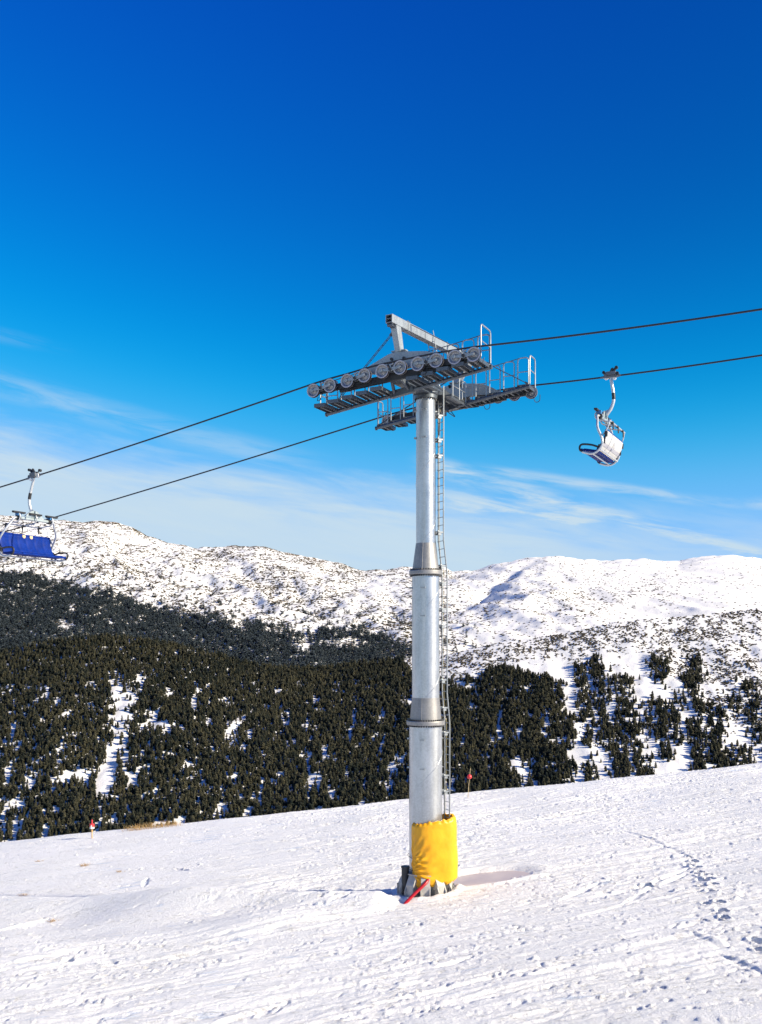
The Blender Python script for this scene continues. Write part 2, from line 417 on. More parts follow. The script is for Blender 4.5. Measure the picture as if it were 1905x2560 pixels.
trail_px = [(1555, 2078), (1610, 2093), (1660, 2113), (1712, 2135)]
prints_px = [(1722, 2140), (1735, 2152), (1742, 2165), (1750, 2180), (1754, 2190), (1758, 2204), (1756, 2218), (1768, 2188), (1772, 2199), (1784, 2213),
             (1779, 2232), (1765, 2266), (1800, 2262), (1806, 2283), (1812, 2300), (1722, 2160),
             (1890, 2352), (1895, 2372),
             (1600, 2218), (1620, 2212)]
gouges_px = [((1630, 2205), (1720, 2168), .07), ((1650, 2212), (1715, 2185), .06), ((1560, 2262), (1640, 2212), .05), ((1430, 2300), (1600, 2255), .05),
             ((1400, 2250), (1500, 2205), .06), ((1700, 2322), (1750, 2310), .08), ((1270, 2330), (1420, 2320), .06), ((1400, 2258), (1480, 2255), .05),
             ((430, 2400), (500, 2380), .10), ((520, 2560), (720, 2505), .10), ((600, 2545), (700, 2520), .08), ((1090, 2420), (1180, 2395), .08),
             ((1330, 2445), (1430, 2420), .09), ((50, 2475), (110, 2465), .07), ((1000, 2470), (1060, 2455), .07), ((860, 2550), (1080, 2520), .06),
             ((1800, 2385), (1905, 2430), .06), ((1730, 2330), (1830, 2370), -.05), ((368, 2196), (360, 2214), .06), ((0, 2325), (120, 2296), .14),
             ((245, 2235), (262, 2238), .16), ((160, 2410), (178, 2412), .16), ((250, 2412), (290, 2410), .14), ((440, 2172), (470, 2176), .09),
             ((960, 2400), (1000, 2390), .05), ((1400, 2170), (1490, 2155), .07), ((1580, 2217), (1625, 2210), .12)]
BOWL = (3.55, 36.35)


def ground_z(x, y):
    z = plane_z(x, y)
    z = z + 0.16 * fbm(x * 0.09, y * 0.12, 3, 3)
    # hummocks to the lower left
    z = z + 0.30 * np.exp(-(((x + 11.5) / 3.5) ** 2 + ((y - 32.0) / 1.4) ** 2)) - 0.18 * np.exp(-(((x + 12.0) / 3.0) ** 2 + ((y - 33.9) / 0.8) ** 2))
    z = z + 0.15 * np.exp(-(((x + 6.5) / 3.0) ** 2 + ((y - 36.0) / 1.6) ** 2)) + 0.12 * np.exp(-(((x + 8.5) / 1.5) ** 2 + ((y - 39.0) / 0.9) ** 2))
    z = z + 0.22 * np.exp(-(((x + 8.2) / 2.9) ** 2 + ((y - 36.6) / 1.9) ** 2)) - 0.14 * np.exp(-(((x + 11.2) / 1.8) ** 2 + ((y - 36.4) / 1.4) ** 2)) + 0.35 * np.exp(-(((x + 3.5) / 2.4) ** 2 + ((y - 33.0) / 1.2) ** 2))
    # added berm and trough, shaped to hide the tower's cast shadow
    rx, ry = x - TX, y - TY; along = rx * SHD[0] + ry * SHD[1]; across = rx * SHD[1] - ry * SHD[0]   # across > 0: right / far
    e = sstep(along, 0.4, 1.3)
    near = np.where(across < 0, 1.0, 1.0)
    z = z + e * (0.46 * np.exp(-((across + 1.55) / 0.75) ** 2) - 0.26 * np.exp(-(across / 0.95) ** 2))
    # melted hollow beside the base
    q = ((x - BOWL[0]) * 0.985 + (y - BOWL[1]) * 0.17) / 2.05; q2 = (-(x - BOWL[0]) * 0.17 + (y - BOWL[1]) * 0.985) / 1.15
    rr = np.sqrt(q * q + q2 * q2) + 0.10 * fbm(x * 0.9, y * 0.9, 3, 41)
    z = z - 0.20 * (1 - sstep(rr, 0.72, 1.12)) + 0.05 * np.exp(-((rr - 1.22) / 0.16) ** 2)
    rt = np.sqrt(rx * rx + ry * ry)
    z = z + (0.11 + 0.05 * fbm(x * 2.5, y * 2.5, 2, 43)) * np.exp(-((rt - 1.14) / 0.17) ** 2) - 0.05 * (1 - sstep(rt, 0.8, 1.1))
    # skied streaks, crust and crumbs
    c, s = cos(0.30), sin(0.30); sx, sy = x * c + y * s, -x * s + y * c
    patch = sstep(fbm(x * 0.16, y * 0.22, 3, 11), -0.25, 0.35)
    left = sstep(-x, 3.0, 9.0) * sstep(y, 31.5, 35.0)
    rough = 0.35 + 0.65 * patch; rough = rough * (1 - 0.72 * left)
    st = fbm(sx * 0.22, sy * 2.0, 4, 21)
    st2 = perlin(sx * 0.5 + 30, sy * 5.5, 23)
    c2, s2_ = cos(-0.12), sin(-0.12); tx_, ty_ = x * c2 + y * s2_, -x * s2_ + y * c2
    st3 = fbm(tx_ * 0.3, ty_ * 2.6, 3, 29) * sstep(y, 34, 46)
    z = z + rough * (0.060 * st + 0.024 * st2 + 0.04 * st3)
    tr1 = perlin(sx * 0.07 + 5, sy * 4.2 + 0.5 * perlin(sx * 0.12, sy * 0.1, 65), 67); tr2 = perlin(tx_ * 0.09 + 15, ty_ * 3.6, 69)
    z = z - 0.13 * rough * np.clip(tr1 - 0.30, 0, 0.5) - 0.10 * rough * np.clip(tr2 - 0.34, 0, 0.5)
    gr = fbm(x * 2.6, y * 2.6, 4, 31, 0.65)
    z = z + rough * (0.020 * gr + 0.034 * fbm(sx * 1.6 + 9, sy * 6.0, 3, 33, 0.7))
    crumbs = np.clip(fbm(x * 5.0, y * 4.0, 2, 37) - 0.18, 0, 1) * sstep(fbm(sx * 0.3, sy * 0.9, 3, 39), 0.0, 0.3)
    z = z + 0.11 * crumbs * (1 - 0.7 * left)
    holes = np.clip(fbm(sx * 1.1, sy * 3.6, 3, 47) - 0.28, 0, 1) * sstep(fbm(sx * 0.25, sy * 0.6, 3, 49), 0.05, 0.35)
    z = z - 0.42 * holes * (1 - 0.7 * left)
    # footprints and gouges
    for i, p in enumerate(prints_px):
        gx, gy = ground_point(*p)
        m_ = (np.abs(x - gx) < 1.2) & (np.abs(y - gy) < 1.2)
        dx, dy = x[m_] - gx, y[m_] - gy; rs_ = 0.8 + 0.4 * ((i * 37) % 11) / 11; d2 = ((dx + .35 * dy) / (0.10 * rs_)) ** 2 + (dy / (0.15 * rs_)) ** 2
        z[m_] += -0.22 * np.exp(-d2 ** 2) + 0.05 * np.exp(-((np.sqrt(d2) - 1.6) / 0.4) ** 2)
    for i in range(len(trail_px) - 1):
        z = seg_dent(x, y, z, ground_point(*trail_px[i]), ground_point(*trail_px[i + 1]), 0.03, 0.12)
    for p, q_, dep in gouges_px:
        z = seg_dent(x, y, z, ground_point(*p), ground_point(*q_), dep * 0.8, 0.12)
    # the lip where the slope breaks away
    ye = Y_EDGE + 0.5 * fbm(x * 0.12, x * 0 + 3.0, 3, 51)
    d = np.clip(y - ye, 0, None)
    z = z - np.where(d < 8, d * d * 0.035, 8 * 8 * 0.035 + (d - 8) * 0.56)
    return z


def seg_dent(x, y, z, p, q, dep, wid):
    p, q = arr(p), arr(q); d = q - p; L = np.linalg.norm(d) + 1e-9
    lo, hi = np.minimum(p, q) - 1, np.maximum(p, q) + 1
    m_ = (x > lo[0]) & (x < hi[0]) & (y > lo[1]) & (y < hi[1])
    if not m_.any(): return z
    t = np.clip(((x[m_] - p[0]) * d[0] + (y[m_] - p[1]) * d[1]) / L ** 2, 0, 1)
    dist = np.hypot(x[m_] - p[0] - t * d[0], y[m_] - p[1] - t * d[1])
    wv = wid * (0.35 + 0.65 * np.sin(pi * np.clip(t, 0.03, 0.97))) * (1 + 0.5 * perlin(x[m_] * 3, y[m_] * 3, 61))
    z[m_] += -dep * np.exp(-(dist / wv) ** 4) + 0.25 * dep * np.exp(-((dist - 2.0 * wv) / (0.7 * wv)) ** 2)
    return z


def graded(lo, a, c, hi, step, grow=1.16):
    core = list(np.arange(a, c + 1e-6, step)); s_ = step; up = []; v_ = c
    while v_ < hi: s_ *= grow; v_ += s_; up.append(v_)
    s_ = step; dn = []; v_ = a
    while v_ > lo: s_ *= grow; v_ -= s_; dn.append(v_)
    return np.array(dn[::-1] + core + up)


gxs = graded(-140, -22, 22, 140, 0.046); gys = graded(-30, 22.0, 57.0, 130, 0.058)
GX, GY = np.meshgrid(gxs, gys); sh = GX.shape
GZ = ground_z(GX.ravel().copy(), GY.ravel().copy()).reshape(sh)
# loose clods and crumbs thrown up by skis and groomers
rc = np.random.RandomState(5); yy, xx = sh
fy, fx = np.where((GX > -22) & (GX < 22) & (GY > 22) & (GY < 57))
cc, cs = cos(0.30), sin(0.30)
for n_c, h0, h1, r0, r1, thr in ((14000, .015, .05, .03, .05, 0.10), (1500, .04, .09, .05, .085, 0.26), (11000, -.03, -.10, .04, .07, 0.12)):
    pick = rc.randint(len(fy), size=n_c); iy, ix = fy[pick], fx[pick]; x_, y_ = GX[iy, ix], GY[iy, ix]
    sx_, sy_ = x_ * cc + y_ * cs, -x_ * cs + y_ * cc
    dens = fbm(sx_ * 0.22, sy_ * 1.3, 3, 141 + n_c % 7) + 0.5 * fbm(x_ * 0.12, y_ * 0.2, 2, 143)
    quiet = sstep(-x_, 3.0, 9.0) * sstep(y_, 31.5, 35.0)
    ok = (dens > thr) & (rc.rand(n_c) > 0.8 * quiet) & (np.hypot(x_ - TX, y_ - TY) > 1.4)
    ok &= ((x_ - BOWL[0]) / 2.2) ** 2 + ((y_ - BOWL[1]) / 1.25) ** 2 > 1
    iy, ix, x_, y_ = iy[ok], ix[ok], x_[ok], y_[ok]; m_ = len(iy)
    h_ = h0 + (h1 - h0) * rc.rand(m_) ** 1.6; r_ = r0 + (r1 - r0) * rc.rand(m_); ra = 0.7 + 0.8 * rc.rand(m_); jx, jy = rc.randn(m_) * .02, rc.randn(m_) * .02
    ADD = np.zeros(sh)
    for dy_ in range(-4, 5):
        for dx_ in range(-5, 6):
            qy, qx = np.clip(iy + dy_, 0, yy - 1), np.clip(ix + dx_, 0, xx - 1)
            d2 = ((GX[qy, qx] - x_ - jx) / (r_ * ra)) ** 2 + ((GY[qy, qx] - y_ - jy) / r_) ** 2
            v_ = np.abs(h_) * np.sqrt(np.clip(1 - d2, 0, 1))
            np.maximum.at(ADD, (qy, qx), v_)
    GZ = GZ + ADD * (1 if h0 > 0 else -1)
ny, nx = sh; idx = np.arange(ny * nx).reshape(ny, nx)
GF = np.stack([idx[:-1, :-1], idx[:-1, 1:], idx[1:, 1:], idx[1:, :-1]], -1).reshape(-1, 4)
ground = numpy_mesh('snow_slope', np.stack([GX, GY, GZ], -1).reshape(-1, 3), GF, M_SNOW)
tag(ground, kind='structure')


def gz(x, y): return float(ground_z(np.array([float(x)]), np.array([float(y)]))[0])

# refrozen melt water lying in the hollow
mb = MB(); ring = []
zi = plane_z(BOWL[0], BOWL[1])
for i in range(48):
    a = 2 * pi * i / 48; x = BOWL[0] + 2.3 * cos(a) * .985 - 1.32 * sin(a) * .17; y = BOWL[1] + 2.3 * cos(a) * .17 + 1.32 * sin(a) * .985
    ring.append((x, y, plane_z(x, y) - 0.105))
mb.add([(BOWL[0], BOWL[1], plane_z(*BOWL) - 0.105)] + ring, [(0, 1 + i, 1 + (i + 1) % 48) for i in range(48)], True)
tag(mb.build('ice_patch', M_ICE), kind='structure')

# ------------------------------------------------------------------ hills
def interp(xs, pts): return np.interp(xs, [p[0] for p in pts], [p[1] for p in pts])


def hill_grid(name, ridge, base_y, D0, D1, ncol, nrow, m_, relief, bare_fn, back=260, x0=-900, x1=2800, crag=0.0):
    """terrain swept from a foot at distance D0 up to a ridge at D1, then down the far side"""
    cols = np.linspace(x0, x1, ncol); t = np.linspace(0, 1, nrow)
    X = np.zeros((nrow + 12, ncol)); Y = X.copy(); Z = X.copy(); T = X.copy(); PX = X.copy()
    d1 = D1(cols) if callable(D1) else np.full(ncol, D1); d0 = D0(cols) if callable(D0) else np.full(ncol, D0)
    for j in range(nrow + 12):
        if j < nrow:
            tt = t[j]; D = d0 + (d1 - d0) * tt
            zr = (HY - interp(cols, ridge)) / F_PX * d1; kk = np.exp(-np.linspace(-2.2, 2.2, 61) ** 2); kk /= kk.sum()
            zs = np.convolve(np.pad(zr, 30, mode='edge'), kk, mode='valid'); zr0 = zr; zr = zs + (zr - zs) * sstep(tt, 0.72, 1.0); zb = (HY - interp(cols, base_y)) / F_PX * d0
            z = zb + (zr - zb) * (tt ** 0.92)
        else:
            q = (j - nrow + 1) / 12; D = d1 + back * 3 * q; z = zr0 - back * q ** 1.3; tt = 1 + q
        X[j] = (cols - CX) / F_PX * D; Y[j] = D; T[j] = tt; PX[j] = cols; Z[j] = z
    env = np.sin(pi * np.clip(T, 0, 1)) ** 0.7
    env = np.where(T > 1, 0, env)
    Z += relief(X, Y, T, PX) * env
    if crag: Z += crag * fbm(X * 0.02, Y * 0.02, 4, 77) * sstep(T, 0.8, 1.0)
    n_r = nrow + 12; idx = np.arange(n_r * ncol).reshape(n_r, ncol)
    Fa = np.stack([idx[:-1, :-1], idx[:-1, 1:], idx[1:, 1:], idx[1:, :-1]], -1).reshape(-1, 4)
    ob = numpy_mesh(name, np.stack([X, Y, Z], -1).reshape(-1, 3), Fa, m_, True, {'bare': bare_fn(X, Y, T, PX).ravel()})
    tag(ob, kind='structure')
    return X, Y, Z, T, PX


def pix(X, Y, Z): return CX + X / Y * F_PX, HY - Z / Y * F_PX


RIDGE_A = [(-900, 1330), (-300, 1300), (0, 1288), (60, 1292), (160, 1303), (215, 1304), (280, 1303), (330, 1318), (370, 1340), (430, 1358), (490, 1371), (540, 1366),
           (600, 1366), (640, 1363), (690, 1376), (740, 1386), (800, 1397), (860, 1412), (910, 1427), (960, 1424), (1000, 1418), (1035, 1416), (1080, 1414), (1110, 1419),
           (1130, 1428), (1180, 1426), (1250, 1408), (1310, 1396), (1370, 1390), (1420, 1393), (1500, 1402), (1560, 1398), (1600, 1397), (1650, 1402), (1700, 1402),
           (1750, 1391), (1800, 1388), (1850, 1390), (1905, 1396), (2200, 1420), (2800, 1450)]
BASE_A = [(-900, 1700), (2800, 1700)]


def relief_a(X, Y, T, PX):
    rid = 1 - np.abs(fbm(X * 0.0042 + Y * 0.0012, Y * 0.0016, 4, 5)) * 2
    g = 26 * (rid - 0.5) + 10 * fbm(X * 0.018, Y * 0.010, 4, 9)
    g = g - 13 * np.exp(-((PX - (1345 - 330 * (1 - T))) / 24.0) ** 2) * sstep(T, 0.45, 0.6) * (1 - sstep(T, 0.86, 0.95))        # hollow below the middle top
    g = g * (1 - 0.72 * sstep(PX, 1300, 1560) * sstep(T, 0.2, 0.5))
    return g


def bare_a(X, Y, T, PX):
    q = 0.82 + 0.25 * fbm(X * 0.003, Y * 0.003, 3, 15)
    q = q * (1 - 0.55 * sstep(PX, 1050, 1250)) * (1 - 0.95 * sstep(PX, 1450, 1650) * sstep(T, 0.25, 0.45))
    return np.clip(q + 0.35 * sstep(T, 0.94, 1.0) * (PX < 1250), 0, 1.2)


AX, AY, AZ, AT, APX = hill_grid('mountain_range', RIDGE_A, BASE_A, 1550, 2900, 560, 190, M_MTN, relief_a, bare_a, crag=7.0)

RIDGE_B = [(-900, 1660), (-300, 1650), (0, 1632), (100, 1608), (180, 1596), (250, 1592), (330, 1596), (400, 1606), (500, 1628), (620, 1660), (700, 1672), (800, 1672), (900, 1660),
           (1000, 1648), (1100, 1640), (1180, 1622), (1250, 1606), (1330, 1596), (1420, 1582), (1530, 1558), (1620, 1546), (1720, 1540), (1800, 1532), (1905, 1520), (2200, 1495), (2800, 1470)]
BASE_B = [(-900, 2230), (0, 2190), (600, 2130), (1000, 2080), (1905, 2010), (2800, 1960)]


def relief_b(X, Y, T, PX):
    g = 9 * fbm(X * 0.011, Y * 0.005, 4, 25) + 3.0 * fbm(X * 0.05, Y * 0.03, 3, 27)
    return g


def bare_b(X, Y, T, PX):
    return np.clip(0.35 + 0.4 * sstep(PX, 1000, 1400) * sstep(T, 0.35, 0.7) + 0.25 * fbm(X * 0.012, Y * 0.012, 3, 28), 0, 1)


BX, BY, BZ, BT, BPX = hill_grid('forested_hillside', RIDGE_B, BASE_B, 760, lambda c: np.interp(c, [-900, 300, 1100, 1900, 2800], [1180, 1180, 1120, 1120, 1200]), 460, 150, M_HILL, relief_b, bare_b, back=160)
# valley floor far below, reaching on past everything
mb = MB(); mb.add([(-9000, 60, -330), (9000, 60, -330), (9000, 9000, -330), (-9000, 9000, -330)], [(0, 1, 2, 3)])
tag(mb.build('valley_floor', M_HILL), kind='structure')

# ------------------------------------------------------------------ trees and scrub
def conifer(rng, blades, tiers_w=1.0, round_=0.3):
    """unit-height conifer: drooping needle sprays round a thin trunk"""
    V, T_ = [], []
    for i in range(4):
        a = 2 * pi * i / 4; V += [(0.018 * cos(a), 0.018 * sin(a), 0.0)]
    V += [(0, 0, 0.95)]
    for i in range(4): T_.append((i, (i + 1) % 4, 4))
    for i in range(blades):
        h = 0.07 + 0.90 * (i + rng.rand()) / blades; a = i * 2.399 + rng.rand() * 0.7
        wd = 0.215 * tiers_w * ((1 - h) ** (0.85 - round_) * (0.35 + 0.65 * min(1, h / 0.22))) * (0.70 + 0.55 * rng.rand()) + 0.015
        dr = 0.05 + 0.09 * rng.rand(); hw = wd * (0.52 + 0.22 * rng.rand())
        ca, sa = cos(a), sin(a); o = len(V)
        V += [(0, 0, h + 0.055), (ca * wd * .6 - sa * hw, sa * wd * .6 + ca * hw, h - dr * 0.3), (ca * wd, sa * wd, h - dr), (ca * wd * .6 + sa * hw, sa * wd * .6 - ca * hw, h - dr * 0.3)]
        T_ += [(o, o + 1, o + 2), (o, o + 2, o + 3)]
    return np.array(V), np.array(T_)


def clump(rng, n=9):
    """low sprawling scrub: a ragged dome"""
    V = [(rng.randn() * .1, rng.randn() * .1, 1.0)]; T_ = []
    for i in range(n):
        a = 2 * pi * i / n; r = 0.55 + 0.6 * rng.rand(); V.append((r * cos(a), r * sin(a), 0.25 + 0.7 * rng.rand()))
    for i in range(n):
        a = 2 * pi * (i + .5) / n; r = 0.85 + 0.5 * rng.rand(); V.append((r * cos(a), r * sin(a), -0.3))
    for i in range(n):
        j = (i + 1) % n
        T_ += [(0, 1 + i, 1 + j), (1 + i, 1 + n + i, 1 + j), (1 + j, 1 + n + i, 1 + n + j)]
    return np.array(V), np.array(T_)


def mass(name, pts, hts, wid, protos, m_, seed, kind='stuff'):
    rng = np.random.RandomState(seed); Vs, Fs, Ts = [], [], []; o = 0
    which = rng.randint(len(protos), size=len(pts)); ang = rng.rand(len(pts)) * 2 * pi; tint = rng.rand(len(pts))
    for q, (V, T_) in enumerate(protos):
        s_ = np.where(which == q)[0]
        if not len(s_): continue
        ca, sa = np.cos(ang[s_])[:, None], np.sin(ang[s_])[:, None]; h = hts[s_][:, None]; w_ = (hts[s_] * wid[s_])[:, None]
        x = (V[:, 0] * ca - V[:, 1] * sa) * w_; y = (V[:, 0] * sa + V[:, 1] * ca) * w_; z = V[:, 2][None] * h
        P = np.stack([x + pts[s_, 0][:, None], y + pts[s_, 1][:, None], z + pts[s_, 2][:, None]], -1)
        Vs.append(P.reshape(-1, 3)); nv = len(V)
        Fs.append((T_[None] + (np.arange(len(s_)) * nv)[:, None, None] + o).reshape(-1, 3)); o += nv * len(s_)
        Ts.append(np.repeat(tint[s_], nv))
    ob = numpy_mesh(name, np.concatenate(Vs), np.concatenate(Fs), m_, False, {'tint': np.concatenate(Ts)})
    return tag(ob, kind=kind)


def scatter(Xg, Yg, Zg, n, rng, row0, row1, c0, c1):
    """random points on a hill grid, even per ground area along rows/columns, bilinear"""
    r = row0 + rng.rand(n) * (row1 - row0); c = c0 + rng.rand(n) * (c1 - c0)
    i = np.floor(r).astype(int); j = np.floor(c).astype(int); fr, fc = r - i, c - j
    def bl(A): return (A[i, j] * (1 - fr) * (1 - fc) + A[i + 1, j] * fr * (1 - fc) + A[i, j + 1] * (1 - fr) * fc + A[i + 1, j + 1] * fr * fc)
    return np.stack([bl(Xg), bl(Yg), bl(Zg)], -1), r


rng = np.random.RandomState(7)
protoN = [conifer(rng, 40, 1.15, 0.40) for _ in range(4)] + [conifer(rng, 36, 0.95, 0.15) for _ in range(2)] + [conifer(rng, 38, 1.4, 0.60) for _ in range(2)]
protoF = [conifer(rng, 16, 1.6, 0.5) for _ in range(5)]
protoS = [clump(rng, 7) for _ in range(6)]

GAPS = [(290, 1712, 20, 45), (312, 1760, 28, 55), (300, 1830, 22, 55), (312, 1880, 12, 40), (395, 1806, 40, 10), (360, 1812, 22, 10), (415, 1822, 12, 18), (270, 1945, 16, 70),
        (285, 1905, 10, 40), (180, 1935, 40, 16), (145, 1945, 22, 10), (218, 1938, 16, 20), (70, 1945, 10, 26), (38, 2005, 18, 16), (60, 2010, 10, 12), (392, 2058, 24, 14), (445, 2052, 22, 14),
        (115, 1715, 20, 9), (120, 1735, 10, 12), (440, 1630, 8, 8), (335, 1950, 14, 22), (392, 1985, 12, 16), (350, 1695, 12, 22), (230, 1705, 14, 10), (20, 1930, 10, 14), (10, 1850, 8, 16),
        (590, 1940, 18, 10), (830, 1985, 14, 22), (770, 1890, 14, 26), (800, 1770, 16, 8), (700, 1930, 14, 12), (470, 1905, 14, 12), (420, 1730, 10, 18), (520, 1800, 10, 10),
        (1185, 1765, 18, 12), (1290, 1905, 30, 26), (1310, 1930, 14, 20), (1260, 1720, 26, 6), (1180, 1712, 30, 7), (960, 1960, 16, 12), (560, 2020, 18, 10), (1300, 1820, 12, 14)]


def forest_density(px, py, rs):
    """how thickly trees stand, 0..1, by place on the hillside"""
    xr = interp(py, [(1560, 1120), (1640, 1230), (1680, 1320), (1700, 1405), (1760, 1420), (1830, 1440), (1900, 1435), (1960, 1440), (2100, 1470)])
    edge = xr + 22 * perlin(px * 0.02, py * 0.03, 91)
    d = 1 - sstep(px, edge - 25, edge + 15)
    top = interp(px, [(0, 1500), (900, 1500), (1040, 1690), (1130, 1705), (1200, 1690), (1280, 1655), (1330, 1668), (1400, 1700), (1905, 1700)])
    d = d * sstep(py + 14 * perlin(px * 0.03, py * 0.05, 92), top - 12, top + 12)
    # strips running down the bright slope
    sl = px - (py - 1700) * 0.16
    strips = 0 * px
    for xc, w_, y0, y1, k_ in ((1462, 26, 1655, 1860, .9), (1500, 24, 1640, 1850, .95), (1478, 26, 1890, 2000, .95), (1562, 34, 1690, 1790, .95), (1548, 42, 1790, 1990, 1.0), (1590, 30, 1800, 1990, 1.0),
                          (1650, 46, 1750, 1850, .9), (1690, 22, 1770, 1860, .7), (1668, 26, 1850, 1895, .6), (1650, 40, 1945, 1990, .45), (1745, 26, 1790, 1990, .95), (1790, 34, 1760, 1840, .9),
                          (1800, 48, 1830, 1980, 1.0), (1850, 40, 1860, 1970, .95), (1640, 18, 1630, 1700, .8), (1662, 20, 1640, 1690, .9), (1740, 22, 1635, 1700, .8), (1725, 26, 1680, 1740, .8), (1748, 18, 1720, 1790, .9),
                          (1880, 30, 1700, 1800, .55), (1840, 26, 1740, 1790, .6), (1890, 30, 1800, 1860, .5), (1700, 16, 1720, 1760, .7), (1625, 30, 1880, 1960, .25), (1530, 20, 1690, 1760, .4)):
        xx = xc + (py - (y0 + y1) / 2) * 0.10
        s_ = np.exp(-(np.abs(px - xx + 0.35 * w_ * perlin(px * 0.03, py * 0.03, 93)) / (w_ * 0.66)) ** 3) * sstep(py, y0 - 10, y0 + 10) * (1 - sstep(py, y1 - 8, y1 + 8))
        strips = np.maximum(strips, s_ * k_ * 0.9)
    d = np.maximum(d, strips * (px > 1405))
    d = np.maximum(d, 0.85 * sstep(px, 1890, 1930) * sstep(py, 1700, 1760) * sstep(fbm(px * 0.014 - py * 0.002, py * 0.005, 2, 97), -0.05, 0.12))
    n_ = fbm(px * 0.026 + py * 0.004, py * 0.008, 4, 95, 0.6)
    d = d * (1 - 0.90 * sstep(n_, 0.13, 0.30) * sstep(py, 1690, 1760))
    n2_ = fbm(px * 0.05, py * 0.03, 2, 96)
    d = d * (1 - 0.75 * sstep(n2_, 0.12, 0.36) * sstep(py, 1660, 1720))
    for gx, gy, gw, gh in GAPS:
        d = d * (1 - 0.97 * np.exp(-(((px - gx) / gw) ** 2 + ((py - gy) / gh) ** 2) ** 2))
    return d


NB_ROW, NC_B = 149, 460
c_lo = int((-520 + 900) / 3700 * 459); c_hi = int((2480 + 900) / 3700 * 459)
P, rr = scatter(BX, BY, BZ, 143000, rng, 0, 148.9, c_lo, c_hi)
px_, py_ = pix(P[:, 0], P[:, 1], P[:, 2])
keep = rng.rand(len(P)) < forest_density(px_, py_ - 6, None) * 0.76
P = P[keep]; px_ = px_[keep]; py_ = py_[keep]
hts = (2.8 + 4.8 * rng.rand(len(P)) ** 1.2) * np.where(px_ > 1400, 0.88, 1.0); wid = 0.95 + 0.5 * rng.rand(len(P))
# lone trees standing on the open snow to the right
lone_px = [(1440, 1688), (1462, 1690), (1610, 1760), (1595, 1790), (1635, 1745), (1660, 1725), (1688, 1748), (1720, 1775), (1712, 1758), (1634, 1755), (1512, 1700), (1526, 1680), (1580, 1735),
           (1810, 1735), (1822, 1770), (1868, 1790), (1885, 1770), (1640, 1920), (1648, 1890), (1672, 1905), (1635, 1970), (1668, 1975), (1700, 1968), (1716, 1955), (1560, 1900), (1868, 1840), (1890, 1830),
           (1600, 1700), (1755, 1675), (1765, 1690), (1840, 1705), (1888, 1725), (1852, 1735), (1670, 1678), (1622, 1668), (1612, 1660), (1782, 1790), (1736, 1860), (1720, 1850)]
# nearest 300 trees become things of their own
vis_edge = interp(px_, [(0, 2117), (230, 2085), (634, 2047), (1026, 2012), (1441, 1960), (1890, 1914), (2100, 1890)])
in_view = (px_ > 2) & (px_ < 1903) & (py_ - 20 < vis_edge)
order = np.argsort(np.where(in_view, P[:, 1] - 0.0 * P[:, 0], 1e9))
n_ind = 300 - len(lone_px)
ind = order[:n_ind]; rest = np.ones(len(P), bool); rest[ind] = False
far_wood = mass('pine_forest', P[rest] - arr((0, 0, 0.4)), hts[rest], wid[rest], protoN, M_PINE, 3)
tag(far_wood, 'dense dark pine forest covering the hillside across the valley', 'forest')

tree_me = []
for q, (V, T_) in enumerate(protoN):
    ob = numpy_mesh('pine_tree', V, T_, M_PINE, False, {'tint': np.full(len(V), 0.15 + 0.1 * q)})
    tree_me.append(ob.data); bpy.data.objects.remove(ob)


def lone_ground(px, py):
    d2 = (BPX_pix - px) ** 2 + (BPY_pix - py) ** 2; d2 = np.where(BT <= 1, d2, 1e12); i = np.unravel_index(np.argmin(d2), d2.shape)
    return BX[i], BY[i], BZ[i]


BPX_pix, BPY_pix = pix(BX, BY, BZ)
def put_tree(x, y, z, h, w_, label, group):
    o = bpy.data.objects.new('pine_tree', tree_me[rng.randint(len(tree_me))]); COL.objects.link(o)
    o.location = (x, y, z - 0.4); o.rotation_euler = (0, 0, rng.rand() * 6.28); o.scale = (h * w_, h * w_, h)
    tag(o, label, 'tree', group)


for i in ind:
    if px_[i] < 1020:
        put_tree(*P[i], hts[i], wid[i], 'dark front row forest pine just behind the snow edge, left of the tower', 'front pines left of the tower')
    elif px_[i] < 1400:
        put_tree(*P[i], hts[i], wid[i], 'dark front row forest pine just behind the snow edge, right of the tower', 'front pines right of the tower')
    else:
        put_tree(*P[i], hts[i], wid[i], 'dark pine in a clump just above the snow edge at the far right', 'clumped pines at the far right')
for p in lone_px:
    x, y, z = lone_ground(*p)
    put_tree(x, y, z, 5.0 + 3.0 * rng.rand(), 0.9 + 0.4 * rng.rand(), 'small dark pine standing apart on the bright snowy hillside at the right', 'lone pines on the snowy hillside')

# forest on the foot of the mountains
P, rr = scatter(AX, AY, AZ, 122000, rng, 0, 130, int((-500 + 900) / 3700 * 559), int((2400 + 900) / 3700 * 559))
pxa, pya = pix(P[:, 0], P[:, 1], P[:, 2])
tl_ = interp(pxa, [(-200, 1390), (0, 1425), (120, 1440), (220, 1468), (320, 1500), (420, 1512), (520, 1545), (640, 1560), (760, 1568), (880, 1575), (960, 1590), (1040, 1608), (1120, 1640), (1905, 1650)])
dn = sstep(pya + 30 * fbm(pxa * 0.012, pya * 0.02, 3, 101), tl_ - 10, tl_ + 22)
dn = dn * (1 - 0.93 * np.exp(-(((pxa - 165) / 26) ** 2 + ((pya - 1565) / 16) ** 2) ** 2)) * (1 - 0.93 * np.exp(-(((pxa - 760) / 26) ** 2 + ((pya - 1612) / 26) ** 2) ** 2))
dn = dn * (1 - 0.9 * np.exp(-(((pxa - 860) / 60) ** 2 + ((pya - 1610) / 12) ** 2) ** 2)) * (1 - 0.6 * sstep(fbm(pxa * 0.02, pya * 0.03, 3, 103), 0.2, 0.45)) * (1 - 0.8 * sstep(pxa, 930, 1060))
